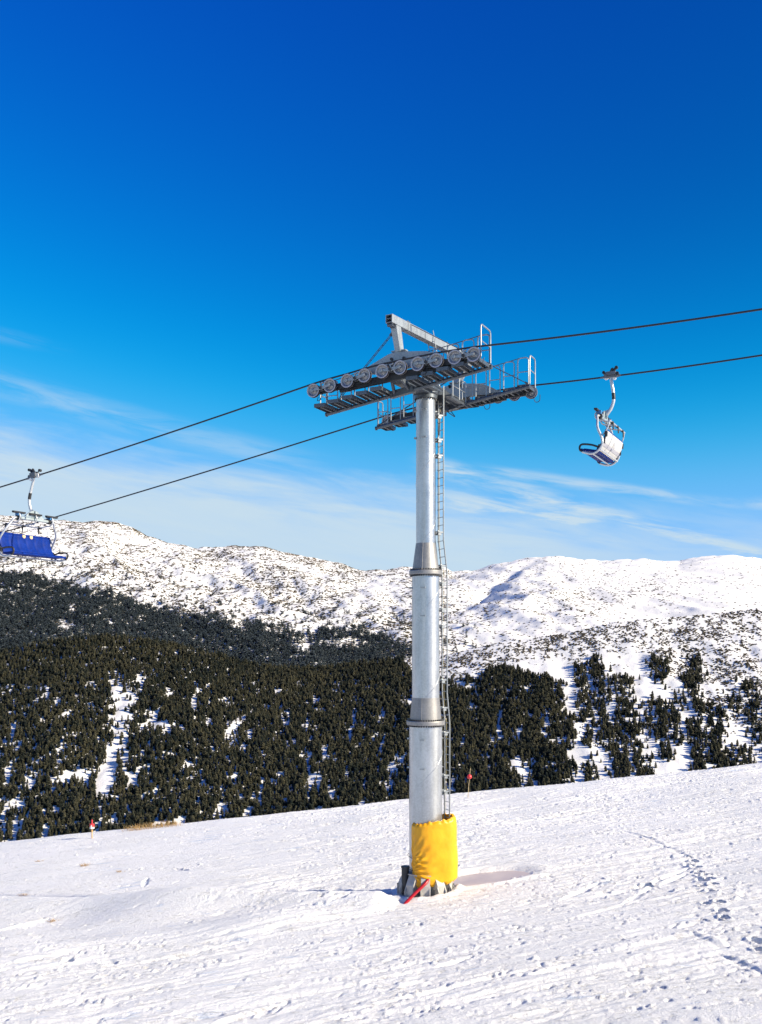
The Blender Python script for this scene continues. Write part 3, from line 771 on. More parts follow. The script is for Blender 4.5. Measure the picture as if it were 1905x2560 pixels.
dn = np.maximum(dn * 0.72, 0.035 * sstep(pya, tl_ - 95, tl_) * (pxa < 1200))
keep = rng.rand(len(P)) < dn
P = P[keep]
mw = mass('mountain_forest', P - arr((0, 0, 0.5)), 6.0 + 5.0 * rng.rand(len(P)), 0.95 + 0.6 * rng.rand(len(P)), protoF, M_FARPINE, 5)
tag(mw, 'grey green conifer forest on the lower slopes of the far mountains', 'forest')

# dwarf pine and rock scrub poking through the snow
P, rr = scatter(AX, AY, AZ, 450000, rng, 20, 188, int((-500 + 900) / 3700 * 559), int((2400 + 900) / 3700 * 559))
pxa, pya = pix(P[:, 0], P[:, 1], P[:, 2])
q = fbm(P[:, 0] * 0.006, P[:, 1] * 0.006, 3, 111); q2 = fbm(P[:, 0] * 0.03, P[:, 1] * 0.03, 2, 113)
q3 = fbm(P[:, 0] * 0.11, P[:, 1] * 0.05, 2, 114); dn = 0.62 * sstep(0.5 * q + 0.4 * q2 + 0.8 * q3, -0.25, 0.55)
right = sstep(pxa, 1060, 1200)
dr = 0.26 * np.exp(-((pya - (1500 - (pxa - 1450) * 0.10)) / 42.0) ** 2) * sstep(0.5 * q2 + 0.3 * q + 0.8 * q3, 0.0, 0.5) * (1 - 0.8 * sstep(pxa, 1640, 1760)) + 0.022 * (1 - sstep(pxa, 1450, 1600)) + 0.004
dn = dn * (1 - right) + dr * right
dn = dn * (1 - 0.85 * np.exp(-(((pxa - (900 - (pya - 1500) * 1.1)) / 45) ** 2)) * (pya > 1440))
keep = rng.rand(len(P)) < dn
P = P[keep]
mw = mass('dwarf_pine', P, 0.55 + 0.65 * rng.rand(len(P)), 1.1 + 1.5 * rng.rand(len(P)), protoS, M_SCRUB, 6)
tag(mw, 'brown dwarf pine scrub dotting the snowy mountain slopes', 'scrub')
P, rr = scatter(BX, BY, BZ, 150000, rng, 40, 148.9, int((950 + 900) / 3700 * 459), c_hi)
pxb, pyb = pix(P[:, 0], P[:, 1], P[:, 2])
q = fbm(P[:, 0] * 0.012, P[:, 1] * 0.012, 3, 121); q2 = fbm(P[:, 0] * 0.06, P[:, 1] * 0.04, 2, 123)
low = interp(pxb, [(950, 1700), (1130, 1700), (1280, 1650), (1420, 1640), (1500, 1620), (1600, 1640), (1680, 1680), (1780, 1760), (1905, 1830)])
q3 = fbm(P[:, 0] * 0.20, P[:, 1] * 0.10, 2, 124); dn = 0.62 * sstep(0.5 * q2 + 0.35 * q + 0.8 * q3, -0.30, 0.5) * (1 - sstep(pyb, low - 12, low + 25)) + 0.05 * sstep(q2, 0, .4) * (pxb > 1420)
dn = dn * (1 - 0.95 * np.exp(-(((pxb - 1590) / 40) ** 2 + ((pyb - 1640) / 26) ** 2) ** 2))
keep = rng.rand(len(P)) < dn
P = P[keep]
mw = mass('hillside_scrub', P, 0.40 + 0.5 * rng.rand(len(P)), 0.7 + 0.8 * rng.rand(len(P)), protoS, M_SCRUB, 8)
tag(mw, 'low dark scrub scattered over the snowy shoulder at the right', 'scrub')

# ------------------------------------------------------------------ the lift tower
ROOT = (TX, TY, Z_BASE)
tower = empty('lift_tower', ROOT, 'tall galvanised steel chairlift tower with wheel trains and catwalks on top', 'lift tower')


def TB(mb_, name, m_, parent=None): return mb_.build(name, m_, parent or tower, ROOT)


def pz(py, Y=TY): return (HY - py) / F_PX * Y


R1, R2, R3 = 0.580, 0.482, 0.338               # bottom, middle, top tube radius
zc1t, zf1 = pz(1745), pz(1806); zc2t, zf2 = pz(1360), pz(1432)


def helix(mb_, r, z0, z1, pitch, ph):
    n_ = int((z1 - z0) / pitch * 28); pts = []
    for i in range(n_ + 1):
        z = z0 + (z1 - z0) * i / n_; a = ph + 2 * pi * (z - z0) / pitch; pts.append((TX + (r + .001) * cos(a), TY + (r + .001) * sin(a), z))
    mb_.tube(pts, 0.011, 5, None, False)


def tube_section(r, z0, z1, ph):
    mb_ = MB(); mb_.lathe((TX, TY, 0), ZV, [(r, z0), (r, z1)], 64); helix(mb_, r, z0 + 0.02, z1 - 0.02, 4.4 * r + 1.0, ph); return mb_


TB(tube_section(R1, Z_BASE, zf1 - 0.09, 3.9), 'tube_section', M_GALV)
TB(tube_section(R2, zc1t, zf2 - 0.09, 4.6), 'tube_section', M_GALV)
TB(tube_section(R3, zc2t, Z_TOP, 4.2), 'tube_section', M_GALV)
for (ra, rb, za, zb) in ((R1 - 0.02, R2 + 0.006, zf1 + 0.05, zc1t + 0.02), (R2 - 0.005, R3 + 0.006, zf2 + 0.05, zc2t + 0.02)):
    mb = MB(); mb.lathe((TX, TY, 0), ZV, [(ra, za), (rb, zb), (rb - 0.02, zb)], 64)
    a = R(-108); p0 = arr((TX + (ra + .002) * cos(a), TY + (ra + .002) * sin(a), za)); p1 = arr((TX + (rb + .002) * cos(a), TY + (rb + .002) * sin(a), zb))
    mb.tube([p0, p1], 0.009, 5)
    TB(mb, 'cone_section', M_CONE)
for (r, z, nb) in ((R1 + 0.085, zf1, 44), (R2 + 0.085, zf2, 36)):
    mb = MB(); mb.lathe((TX, TY, z), ZV, [(r - .12, -.075), (r, -.075), (r + .012, -.05), (r + .012, .05), (r, .075), (r - .12, .075)], 64)
    fl = TB(mb, 'flange', M_CONE)
    mb = MB()
    for i in range(nb):
        a = 2 * pi * i / nb; c = arr((TX + (r - .05) * cos(a), TY + (r - .05) * sin(a), z))
        for q in (-1, 1): mb.lathe(c, (0, 0, q), [(0.034, .075), (0.034, .13), (0.0, .13)], 6, False)
    mb.build('bolt_ring', M_DARK, fl, ROOT)

# collar under the head
mb = MB(); mb.lathe((TX, TY, 0), ZV, [(R3 + .002, Z_TOP - .16), (R3 + .07, Z_TOP - .14), (R3 + .07, Z_TOP - .02), (R3 - .05, Z_TOP)], 48)
col_ = TB(mb, 'collar', M_STEEL)
mb = MB()
for i in range(24):
    a = 2 * pi * i / 24; mb.lathe((TX + (R3 + .035) * cos(a), TY + (R3 + .035) * sin(a), Z_TOP - .15), (0, 0, -1), [(0.022, 0), (0.022, .04), (0, .04)], 6, False)
mb.build('bolt_ring', M_DARK, col_, ROOT)

# stub pegs welded round the tubes
for (py, r) in ((1028, R3), (1096, R3), (1470, R2), (1540, R2), (1846, R1), (1918, R1)):
    z = pz(py); mb = MB()
    for a in (R(-104), R(-62 - 120), R(20)):
        d = arr((cos(a), sin(a), 0)); t_ = arr((-sin(a), cos(a), 0)); c = arr((TX, TY, z)) + d * (r + .03)
        mb.box(c, t_ * .085, d * .035, ZV * .016); mb.box(c + t_ * .075 + d * .004, t_ * .018, d * .040, ZV * .026)
    TB(mb, 'peg', M_PALE)


def r_at(z):
    if z < zf1: return R1
    if z < zc1t: return R1 + (R2 - R1) * (z - zf1) / (zc1t - zf1)
    if z < zf2: return R2
    if z < zc2t: return R2 + (R3 - R2) * (z - zf2) / (zc2t - zf2)
    return R3


def ladder_pos(ang, off, z, bump=0.0):
    r = r_at(z) + off; return arr((TX + r * cos(ang), TY + r * sin(ang), z))


# climbing ladder standing off the right-hand side, following the taper
zl = [pz(2075), zf1 - 0.2, zf1 + 0.05, zc1t + 0.15, zf2 - 0.2, zf2 + 0.05, zc2t + 0.15, Z_TOP - 0.2, Z_TOP + 0.35]
A_MID, HALF = R(24), 0.19
tdir = arr((-sin(A_MID), cos(A_MID), 0)); rdir = arr((cos(A_MID), sin(A_MID), 0))


def lad(z, off, sd): return arr((TX, TY, z)) + rdir * (r_at(min(z, Z_TOP)) + off) + tdir * sd


mb = MB()
for sd in (-HALF, HALF): mb.tube([lad(z, 0.27, sd) for z in zl], 0.024, 8)
lo = TB(mb, 'ladder', M_PALE)
z = zl[0] + 0.1
while z < zl[-1] - 0.1:
    mb = MB(); mb.tube([lad(z, 0.27, -HALF), lad(z, 0.27, HALF)], 0.013, 6); mb.build('rung', M_PALE, lo, ROOT); z += 0.28
mb = MB()                                       # narrow cable tray close to the tube
for sd in (-.05, .17): mb.tube([lad(z, 0.045, sd - 0.16) for z in zl[:-1]], 0.014, 6)
tr_ = TB(mb, 'cable_tray', M_DARK)
mb = MB(); z = zl[0] + 0.05
while z < Z_TOP - 0.3:
    mb.tube([lad(z, 0.03, -.21), lad(z, 0.11, -.05)], 0.011, 5); z += 0.28
mb.build('tray_rungs', M_DARK, tr_, ROOT)
for py in (1038, 1098, 1138, 1330, 1414, 1457, 1522, 1563, 1700, 1770, 1832, 1940, 1980):
    z = pz(py); mb = MB()
    for sd in (-HALF + .02, HALF - .02): mb.beam(lad(z, -0.03, sd), lad(z, 0.28, sd), 0.05, 0.05)
    mb.beam(lad(z - .07, 0.03, -.12), lad(z - .07, 0.19, -.12), 0.14, 0.07)
    mb.tube([lad(z + .02, 0.02, -.22), lad(z + .02, 0.07, -.22)], 0.04, 8)
    TB(mb, 'ladder_bracket', M_PALE)
mb = MB(); mb.tube(smooth_path([lad(z, 0.36 + 0.03 * (i % 2), 0.28) for i, z in enumerate(zl[:-1])], 3), 0.007, 5); TB(mb, 'earth_wire', M_CABLE)

# base: plate, ribs and anchor bolts
mb = MB(); mb.lathe((TX, TY, Z_BASE), ZV, [(0.2, -.05), (1.0, -.05), (1.01, -.06), (1.01, -.45)], 56); bp_ = TB(mb, 'base_plate', M_BASE)
mb = MB()
for i in range(10):
    a = 2 * pi * (i + .92) / 10; mb.lathe((TX + .98 * cos(a), TY + .98 * sin(a), Z_BASE), ZV, [(0.042, 0), (0.042, .07), (0.026, .07), (0.026, .24), (0, .26)], 8, False)
mb.build('anchor_bolts', M_DARK, bp_, ROOT)
for i in range(10):
    a = 2 * pi * (i + .42) / 10; d = arr((cos(a), sin(a), 0)); t_ = arr((-sin(a), cos(a), 0)); c = arr((TX, TY, Z_BASE)); w_ = .155
    mb = MB()
    mb.prism([c - t_ * w_ + d * (R1 - .06) - ZV * .1, c - t_ * w_ + d * .93 - ZV * .1, c - t_ * w_ + d * .93 + ZV * .34, c - t_ * w_ + d * (R1 + .17) + ZV * .66, c - t_ * w_ + d * (R1 - .06) + ZV * .66], t_ * 2 * w_)
    for sd in (-1, 1): mb.prism([c + t_ * (w_ * sd - .016) + d * .90 - ZV * .1, c + t_ * (w_ * sd - .016) + d * 1.0 - ZV * .1, c + t_ * (w_ * sd - .016) + d * 1.0 + ZV * .16, c + t_ * (w_ * sd - .016) + d * .90 + ZV * .36], t_ * .032)
    mb.box(c + d * (R1 + .08) + ZV * .675, t_ * .19, d * .12, ZV * .016)
    TB(mb, 'base_rib', M_BASE)
mb = MB(); a = R(205); mb.lathe((TX + .80 * cos(a), TY + .80 * sin(a), Z_BASE + .07), ZV, [(0.13, 0), (0.13, .80), (0.15, .80), (0.15, .86), (0, .86)], 16); TB(mb, 'conduit_stub', M_DARK)

# ---- head: two mirrored sides on a cross arm
HALF_G = 2.80


def ray_on(px, py, Qp, nrm):
    d = arr(((px - CX) / F_PX, 1.0, (HY - py) / F_PX)); return d * (np.dot(nrm, Qp) / np.dot(nrm, d))


QN = C0 - HALF_G * WV                           # near wheel train, plan position
QF = C0 + HALF_G * WV                # far one


def near_ac(zx, zy, bb):
    """photo position (in the 2.58x enlargement) on the near side's upright plane at offset bb -> along, height"""
    px, py = 740 + zx / 2.5813, 760 + zy / 2.5813
    p = ray_on(px, py, QN - bb * N, N); return float(np.dot(p - QN, U)), float(p[2])


SH_Z1 = [(114, 560), (221, 527), (332, 497), (444, 463), (558, 435), (673, 411), (787, 388), (906, 366), (1027, 345), (1148, 327)]
SH_AC = [near_ac(x, y, 0.0) for x, y in SH_Z1]
RS = 0.232


def side(sgn):
    """one side of the head; b grows outward from the tower"""
    Q = QN if sgn < 0 else QF; out = N * sgn; dz = 0.0 if sgn < 0 else 0.22
    def P(a, b_, c): return arr((Q[0], Q[1], 0)) + U * a + out * b_ + ZV * (c + (dz if b_ < -.5 or sgn < 0 else .06))
    tr_in, tr_out = -.97, (.03 if sgn < 0 else -.22)
    # wheel train: equalising beams, then each wheel
    mb = MB()
    top = [near_ac(*p, -.35) for p in ((430, 432), (500, 388), (595, 330), (650, 309), (850, 306), (930, 338), (1010, 378))]
    bot = [near_ac(*p, -.35) for p in ((1010, 402), (900, 386), (800, 392), (690, 420), (600, 446), (470, 452))]
    mb.prism([P(a, -.30, c) for a, c in top + bot], -out * .16)
    train = TB(mb, 'wheel_train_beam', M_PALE)
    mb = MB()
    for a, c in (near_ac(610, 352, -.2), near_ac(690, 345, -.2)): mb.tube([P(a, -.52, c), P(a, -.25, c)], .05, 10)
    ac = SH_AC
    def mid(i, j): return ((ac[i][0] + ac[j][0]) / 2, (ac[i][1] + ac[j][1]) / 2)
    for i in range(0, 10, 2):
        a, c = mid(i, i + 1); mb.tube([P(a, -.30, c - .01), P(a, .14, c - .01)], .055, 10)
    for g in ((0, 2), (6, 8)):
        m0, m1 = mid(g[0], g[0] + 1), mid(g[1], g[1] + 1)
        mb.beam(P(m0[0] - .2, -.19, m0[1] - .05), P(m1[0] + .2, -.19, m1[1] - .05), .10, .20)
    m0, m1 = mid(0, 3), mid(6, 9)
    mb.beam(P(m0[0] - .1, -.27, m0[1] - .12), P(m1[0] + .1, -.27, m1[1] - .10), .12, .24)
    mb.build('equalising_beams', M_DARK, train, ROOT)
    for i in range(0, 10, 2):
        (a0, c0), (a1, c1) = ac[i], ac[i + 1]; mb = MB()
        for bb in (.085, -.085):
            for (s0, s1) in (((a0, c0), mid(i, i + 1)), ((a1, c1), mid(i, i + 1))):
                mb.beam(P(s0[0], bb, s0[1]), P(s1[0], bb, s1[1] - .01), .022, .05, ZV, None, .13)
        for (aa, cc) in ((a0, c0), (a1, c1)):
            mb.lathe(P(aa, .07, cc), out, [(.055, 0), (.055, .045), (.03, .05), (.03, .07), (0, .07)], 12)
        a, c = mid(i, i + 1); mb.tube([P(a - .05, .05, c + .14), P(a + .09, .05, c + .17)], .03, 8); mb.beam(P(a, .05, c + .02), P(a, .05, c + .16), .04, .05, out)
        mb.build('rocker_arm', M_PALE, train, ROOT)
    for i, (a, c) in enumerate(ac):
        o = bpy.data.objects.new('sheave', sheave_me); COL.objects.link(o); o.parent = train
        o.location = tuple(P(a, 0, c) - arr(ROOT)); o.rotation_euler = (0, 0, atan2(out[1], out[0]) - pi / 2)
    # rope guards / catchers
    mb = MB()
    for i in (0, 3, 6, 9):
        a, c = ac[i]; mb.tube(smooth_path([P(a + .12, -.10, c - .20), P(a + .16, .02, c - .36), P(a + .30, .06, c - .33), P(a + .34, .0, c - .12)], 4), .012, 6)
    a, c = ac[0]; mb.tube(smooth_path([P(a - .02, -.15, c + .20), P(a + .0, -.15, c + .30), P(a + .14, -.15, c + .32), P(a + .22, -.15, c + .22)], 4), .014, 6)
    mb.build('rope_catcher', M_DARK, train, ROOT)
    # catwalk: tube along the inner edge with treads reaching outward
    aL, cL = near_ac(205, 712, -.95); aR, cR = near_ac(1252, 408, -.95)
    def tz(a): return cL + (cR - cL) * (a - aL) / (aR - aL)
    mb = MB(); mb.tube([P(aL - .05, -.95, tz(aL)), P(aR + .05, -.95, tz(aR))], .065, 10)
    for a in (aL - .05, aR + .05): mb.lathe(P(a, -.95, tz(a)), U * (1 if a > 0 else -1), [(.075, -.03), (.075, .02), (0, .02)], 12)
    cw = TB(mb, 'catwalk_beam', M_STEEL)
    left_a = [aL + .02 + .53 * i for i in range(5)]; right_a = [aR - .40 - .53 * i for i in range(5)][::-1]
    allt = left_a + right_a
    for a in allt:
        z = tz(a + .2) + .10; mb = MB()
        tm, th_ = (tr_in + tr_out) / 2, (tr_out - tr_in) / 2
        o_ = P(a + .20, -.95, z) + out * (tm + .95)
        mb.box(o_, U * .20, out * th_, ZV * .018)
        for q in (-.20, .20): mb.box(o_ + U * q - ZV * .055, U * .008, out * th_, ZV * .05)
        mb.box(o_ + out * th_ - ZV * .05, U * .20, out * .008, ZV * .055)
        mb.beam(P(a + .2, -.95, z - .06), o_ + out * (th_ - .1) - ZV * .06, .07, .09)
        mb.build('tread', M_STEEL, cw, ROOT)
    hoops = []
    for a in allt:
        z = tz(a + .2) + .10; h = 0.98; w_ = .40; pts = []
        pts = [P(a, -.90, z), P(a, -.90, z + h - .10), P(a + .03, -.90, z + h - .03), P(a + .10, -.90, z + h), P(a + w_ - .10, -.90, z + h), P(a + w_ - .03, -.90, z + h - .03), P(a + w_, -.90, z + h - .10), P(a + w_, -.90, z)]
        mb = MB(); mb.tube(pts, .021, 8); mb.tube([P(a, -.90, z + .48), P(a + w_, -.90, z + .48)], .017, 6)
        mb.build('railing_hoop', M_RAIL, cw, ROOT); hoops.append(P(a + w_ / 2, -.90, z + h))
    for a in (left_a[0] - .03, right_a[-1] + .44):  # hoop across each end
        z = tz(a) + .10; h = 1.02
        e0 = P(a, -.88, z); eo = tr_out + .85
        pts = [e0, e0 + ZV * (h - .10), e0 + ZV * (h - .03) + out * .03, e0 + ZV * h + out * .10, e0 + ZV * h + out * (eo - .10), e0 + ZV * (h - .03) + out * (eo - .03), e0 + ZV * (h - .10) + out * eo, e0 + out * eo]
        if a < 0: pts = [e0, e0 + ZV * .9, e0 + ZV * .96 + out * .08, e0 + ZV * .96 + out * .36, e0 + ZV * .9 + out * .43, e0 + out * .43]
        mb = MB(); mb.tube(pts, .023, 8)
        if a > 0: mb.tube([e0 + ZV * .5, e0 + ZV * .5 + out * eo], .018, 6)
        else: mb.tube([e0 + ZV * .45, e0 + ZV * .45 + out * .43], .018, 6)
        mb.build('end_railing', M_RAIL, cw, ROOT)
    mb = MB(); pts = []
    for i, p in enumerate(hoops[5:] ):
        pts += [p + ZV * .01]
    pts.append(P(right_a[-1] + .44, -.88, tz(aR) + 1.0)); mb.tube(smooth_path(pts, 3), .014, 6)
    mb.tube(smooth_path([h_ + ZV * .01 for h_ in hoops[:5]], 3), .014, 6)
    mb.build('hand_line', M_STEEL, cw, ROOT)
    # knees that carry the catwalk from the cross arm
    mb = MB()
    for a in (-.28, .28): mb.beam(P(a, -.95, tz(a)), P(a * .6, -.42, 8.72), .08, .14)
    mb.beam(P(-.42, -.95, tz(-.42) + .02), P(.42, -.95, tz(.42) + .02), .20, .22)
    mb.build('catwalk_bracket', M_STEEL, cw, ROOT)
    return P, tz, aL, aR


# one sheave, axis along local +Y (outward), shared by all
mb = MB()
mb.lathe((0, 0, 0), (0, 1, 0), [(RS - .030, .060), (RS, .060), (RS, .052)], 36)
mb.lathe((0, 0, 0), (0, 1, 0), [(RS, -.052), (RS, -.060), (RS - .03, -.060)], 36)
rim_v = len(mb.f)
mb.lathe((0, 0, 0), (0, 1, 0), [(RS - .030, .060), (RS - .052, .052), (RS - .060, .020), (RS - .085, .002), (.10, -.012), (.075, .012), (.055, .035), (0, .035)], 36)
mb.lathe((0, 0, 0), (0, 1, 0), [(0, -.03), (.06, -.03), (.10, .0), (RS - .085, -.015), (RS - .05, -.052), (RS - .03, -.060)], 36)
for q in range(6):
    a = q * pi / 3; mb.lathe((.155 * cos(a) * .62, -.006, .155 * sin(a) * .62), (0, 1, 0), [(.012, 0), (.012, .018), (0, .018)], 6, False)
dish_v = len(mb.f)
mb.lathe((0, 0, 0), (0, 1, 0), [(RS, .052), (RS + .002, .040), (RS - .014, .022), (RS - .016, -.022), (RS + .002, -.040), (RS, -.052)], 36)
tmp = mb.build('sheave', M_RIM)
sheave_me = tmp.data; bpy.data.objects.remove(tmp)
sheave_me.materials.append(M_SHEAVE); sheave_me.materials.append(M_TYRE)
mi = np.zeros(len(mb.f), np.int32); mi[rim_v:dish_v] = 1; mi[dish_v:] = 2
sheave_me.polygons.foreach_set('material_index', mi)

PN, tzN, aL, aR = side(-1)
PF, tzF, _, _ = side(+1)

# cross arm: deep box over the tube, tapering to both wheel trains
mb = MB()
for Pq, sgn in ((PN, -1), (PF, 1)):
    e0 = arr((TX, TY, 8.83)); tip = Pq(0, -.28, 8.70 if sgn < 0 else 8.72)
    mb.beam(e0, e0 + (tip - e0) * .22, .62, .46, ZV, .56, .44)
    mb.beam(e0 + (tip - e0) * .2201, tip, .56, .44, ZV, .40, .34)
    mb.beam(tip + ZV * .16, tip + ZV * .42, .36, .26, WV)
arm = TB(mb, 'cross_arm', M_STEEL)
mb = MB(); mb.lathe((TX, TY, 0), ZV, [(R3 + .06, Z_TOP - .005), (.44, Z_TOP + .04), (.44, Z_TOP + .40), (.0, Z_TOP + .42)], 32); mb.build('head_casting', M_STEEL, arm, ROOT)
mb = MB()
WP = arr((cos(PSI), -sin(PSI), 0))
for q, (b0, b1) in enumerate(((-2.0, -.45), (.42, 2.1))):      # service plank beside the arm
    p0 = C0 + WV * b0 + WP * .62 + ZV * 8.62; p1 = C0 + WV * b1 + WP * .62 + ZV * 8.62
    mb.beam(p0, p1, .36, .05); mb.beam(p0 + WP * .17 - ZV * .02, p1 + WP * .17 - ZV * .02, .02, .16); mb.beam(p0 - WP * .17 - ZV * .02, p1 - WP * .17 - ZV * .02, .02, .16)
mb.build('service_plank', M_STEEL, arm, ROOT)
mb = MB()
for b0 in (.55, 1.15, 1.75): mb.tube([C0 + WV * b0 + WP * .80 + ZV * 8.6, C0 + WV * b0 + WP * .80 + ZV * 9.35], .02, 6)
mb.tube([C0 + WV * .55 + WP * .80 + ZV * 9.35, C0 + WV * 1.75 + WP * .80 + ZV * 9.35], .02, 6)
mb.tube([C0 + WV * .55 + WP * .80 + ZV * 8.98, C0 + WV * 1.75 + WP * .80 + ZV * 8.98], .016, 6)
mb.build('arm_railing', M_RAIL, arm, ROOT)
mb = MB()                                        # junction boxes and cabling under the arm
mb.box(C0 + WV * .55 + WP * .36 + ZV * 8.52, WV * .16, WP * .10, ZV * .14); mb.box(C0 + WV * 1.35 - WP * .0 + ZV * 8.42, WV * .24, WP * .20, ZV * .10)
mb.tube(smooth_path([C0 + WV * .5 + WP * .4 + ZV * 8.45, C0 + WV * .35 + WP * .5 + ZV * 8.2, C0 + WV * .3 + WP * .42 + ZV * 7.9, C0 + WV * .25 + WP * .40 + ZV * 7.2], 5), .018, 6)
mb.tube(smooth_path([C0 + WV * 1.3 + WP * .1 + ZV * 8.4, C0 + WV * 1.9 + WP * .3 + ZV * 8.2, C0 + WV * 2.3 + ZV * 8.5], 5), .016, 6)
mb.build('junction_box', M_DARK, arm, ROOT)

# lifting frame over the head: hollow beam on two raked posts
LN, LF = at(972, 796, 32.35), at(1184, 905, 37.3); LD = unit(LF - LN); LR = unit(np.cross(LD, ZV)); LU = np.cross(LR, LD)
mb = MB(); hw, hh, tk = .125, .135, .018
mb.beam(LN, LF, 2 * (hw - tk), .012, LU)          # web deep inside
for q in (-1, 1):
    mb.box((LN + LF) / 2 + LR * q * (hw - tk / 2), (LF - LN) / 2, LR * tk / 2, LU * hh)
    mb.box((LN + LF) / 2 + LU * q * (hh - tk / 2 - .003), (LF - LN) / 2, LR * (hw - tk), LU * tk / 2)
for t_ in (.17, .36, .62, .85): mb.box(LN + (LF - LN) * t_, LD * .012, LR * (hw + .012), LU * (hh + .012))
lf = TB(mb, 'lifting_beam', M_PALE)
mb = MB(); mb.box((LN + LF) / 2, (LF - LN) / 2 - LD * .5, LR * (hw - tk), LU * .02); mb.box(LN + LD * .45, LD * .01, LR * (hw - tk), LU * (hh - tk)); mb.build('dark_inset', M_DARK, lf, ROOT)  # dark inset stands in for the shade inside the open beam end
mb = MB()
for q in (.10, .26): 
    c = LN + LD * q - LU * (hh + .05); mb.lathe(c - LR * .1, LR, [(.03, 0), (.055, 0), (.055, .2), (.03, .2), (.03, 0)], 14)
mb.build('lifting_lug', M_STEEL, lf, ROOT)
p0 = LN + LD * .42 - LU * hh
a, c = near_ac(664, 306, -.35); pb = PN(a, -.40, c)
mb = MB(); mb.beam(p0, pb, .22, .30, LD, .20, .24); mb.box(pb + ZV * .02, U * .26, N * .10, ZV * .02); mb.prism([p0, p0 + LD * .34, p0 + LD * .1 - ZV * .34], LR * .03); TB(mb, 'frame_post', M_PALE)
p1 = LF - LD * .42 - LU * hh; pb2 = PF(a, -.40, c)
mb = MB(); mb.beam(p1, pb2, .22, .30, LD, .20, .24); mb.box(pb2 + ZV * .02, U * .26, N * .10, ZV * .02); TB(mb, 'frame_post', M_PALE)


def stay(p, q):
    """pair of thin rods with cross pins"""
    mb = MB(); p, q = arr(p), arr(q); d = unit(q - p); r = unit(np.cross(d, ZV)) * .035
    mb.tube([p + r, q + r], .012, 6); mb.tube([p - r, q - r], .012, 6)
    n_ = int(np.linalg.norm(q - p) / .22)
    for i in range(1, n_): mb.tube([p + (q - p) * i / n_ + r, p + (q - p) * (i + .5) / n_ - r], .006, 4, None, False)
    for e in (p, q): mb.box(e, d * .06, r * 1.6, unit(np.cross(r, d)) * .03)
    TB(mb, 'stay_rod', M_STEEL)


bn = LN + (LF - LN) * .20 + LU * (hh + .04); bf = LN + (LF - LN) * .80 + LU * (hh + .04)
mb = MB(); mb.prism([bn - LD * .25 - LU * .03, bn + LD * .15 - LU * .03, bn + LD * .10 + LU * .05, bn - LD * .05 + LU * .07], LR * .03); mb.prism([bf - LD * .25 - LU * .03, bf + LD * .15 - LU * .03, bf + LD * .10 + LU * .05], LR * .03); mb.build('stay_bracket', M_STEEL, lf, ROOT)
stay(p0 - ZV * .25 - U * .14, PN(aL + .05, -.95, tzN(aL) + .10)); stay(bn, PN(aR - .05, -.95, tzN(aR) + .12))
stay(p1 - ZV * .25 - U * .14, PF(aL + .05, -.95, tzF(aL) + .10)); stay(bf, PF(aR - .05, -.95, tzF(aR) + .12))
# rung ladder from the beam down to the near wheel train
mb = MB(); q0 = at(1074, 846, 34.6); q1 = at(1085, 880, 34.3)
for sd in (-.13, .13): mb.tube([q0 + U * sd + ZV * .25, q1 + U * sd - ZV * .25], .016, 6)
for i in range(5): c = q0 + (q1 - q0) * i / 4; mb.tube([c - U * .13, c + U * .13], .012, 6)
TB(mb, 'short_ladder', M_PALE)

# ------------------------------------------------------------------ haul ropes
def rope_z_right(t): return 0


def make_rope(name, P, sgn, left_px, right_px, dz, label):
    a0, c0 = SH_AC[0]; a9, c9 = SH_AC[-1]
    pts = []
    Qp = P(0, 0, 0); 
    lp = ray_on(left_px[0], left_px[1], Qp, N); rp = ray_on(right_px[0], right_px[1], Qp, N)
    start = P(a0, 0, c0 + RS + .012); end = P(a9, 0, c9 + RS + .012)
    def run(p, q, ext, sag):
        d = q - p; return [p + d * t * ext + ZV * (-sag * 4 * (t * ext) * (1 - t * ext)) for t in np.linspace(0, 1, 24)]
    L = run(start, lp, 2.6, .06); Rr = run(end, rp, 2.6, .05)
    pts = L[::-1] + [P(a, 0, c + RS + .012) for a, c in SH_AC[1:-1]] + Rr
    mb_ = MB(); mb_.tube(pts, .030, 8); o = mb_.build(name, M_ROPE, None, start)
    tag(o, label, 'cable')
    return lambda px: None, L, Rr


_, nearL, nearR = make_rope('haul_rope', PN, -1, (0, 1218), (1905, 773), 0, 'taut dark steel rope on the near wheel train, carrying the chair at the left edge')
_, farL, farR = make_rope('haul_rope', PF, 1, (0, 1333), (1905, 888), 0, 'taut dark steel rope on the far wheel train, carrying the chair at the right')


def rope_at(run, px):
    """point of a rope run at a given photo column"""
    best = None
    for p, q in zip(run[:-1], run[1:]):
        x0, x1 = CX + p[0] / p[1] * F_PX, CX + q[0] / q[1] * F_PX
        if min(x0, x1) <= px <= max(x0, x1): return p + (q - p) * ((px - x0) / (x1 - x0)), unit(q - p)
    return run[-1], unit(run[-1] - run[-2])


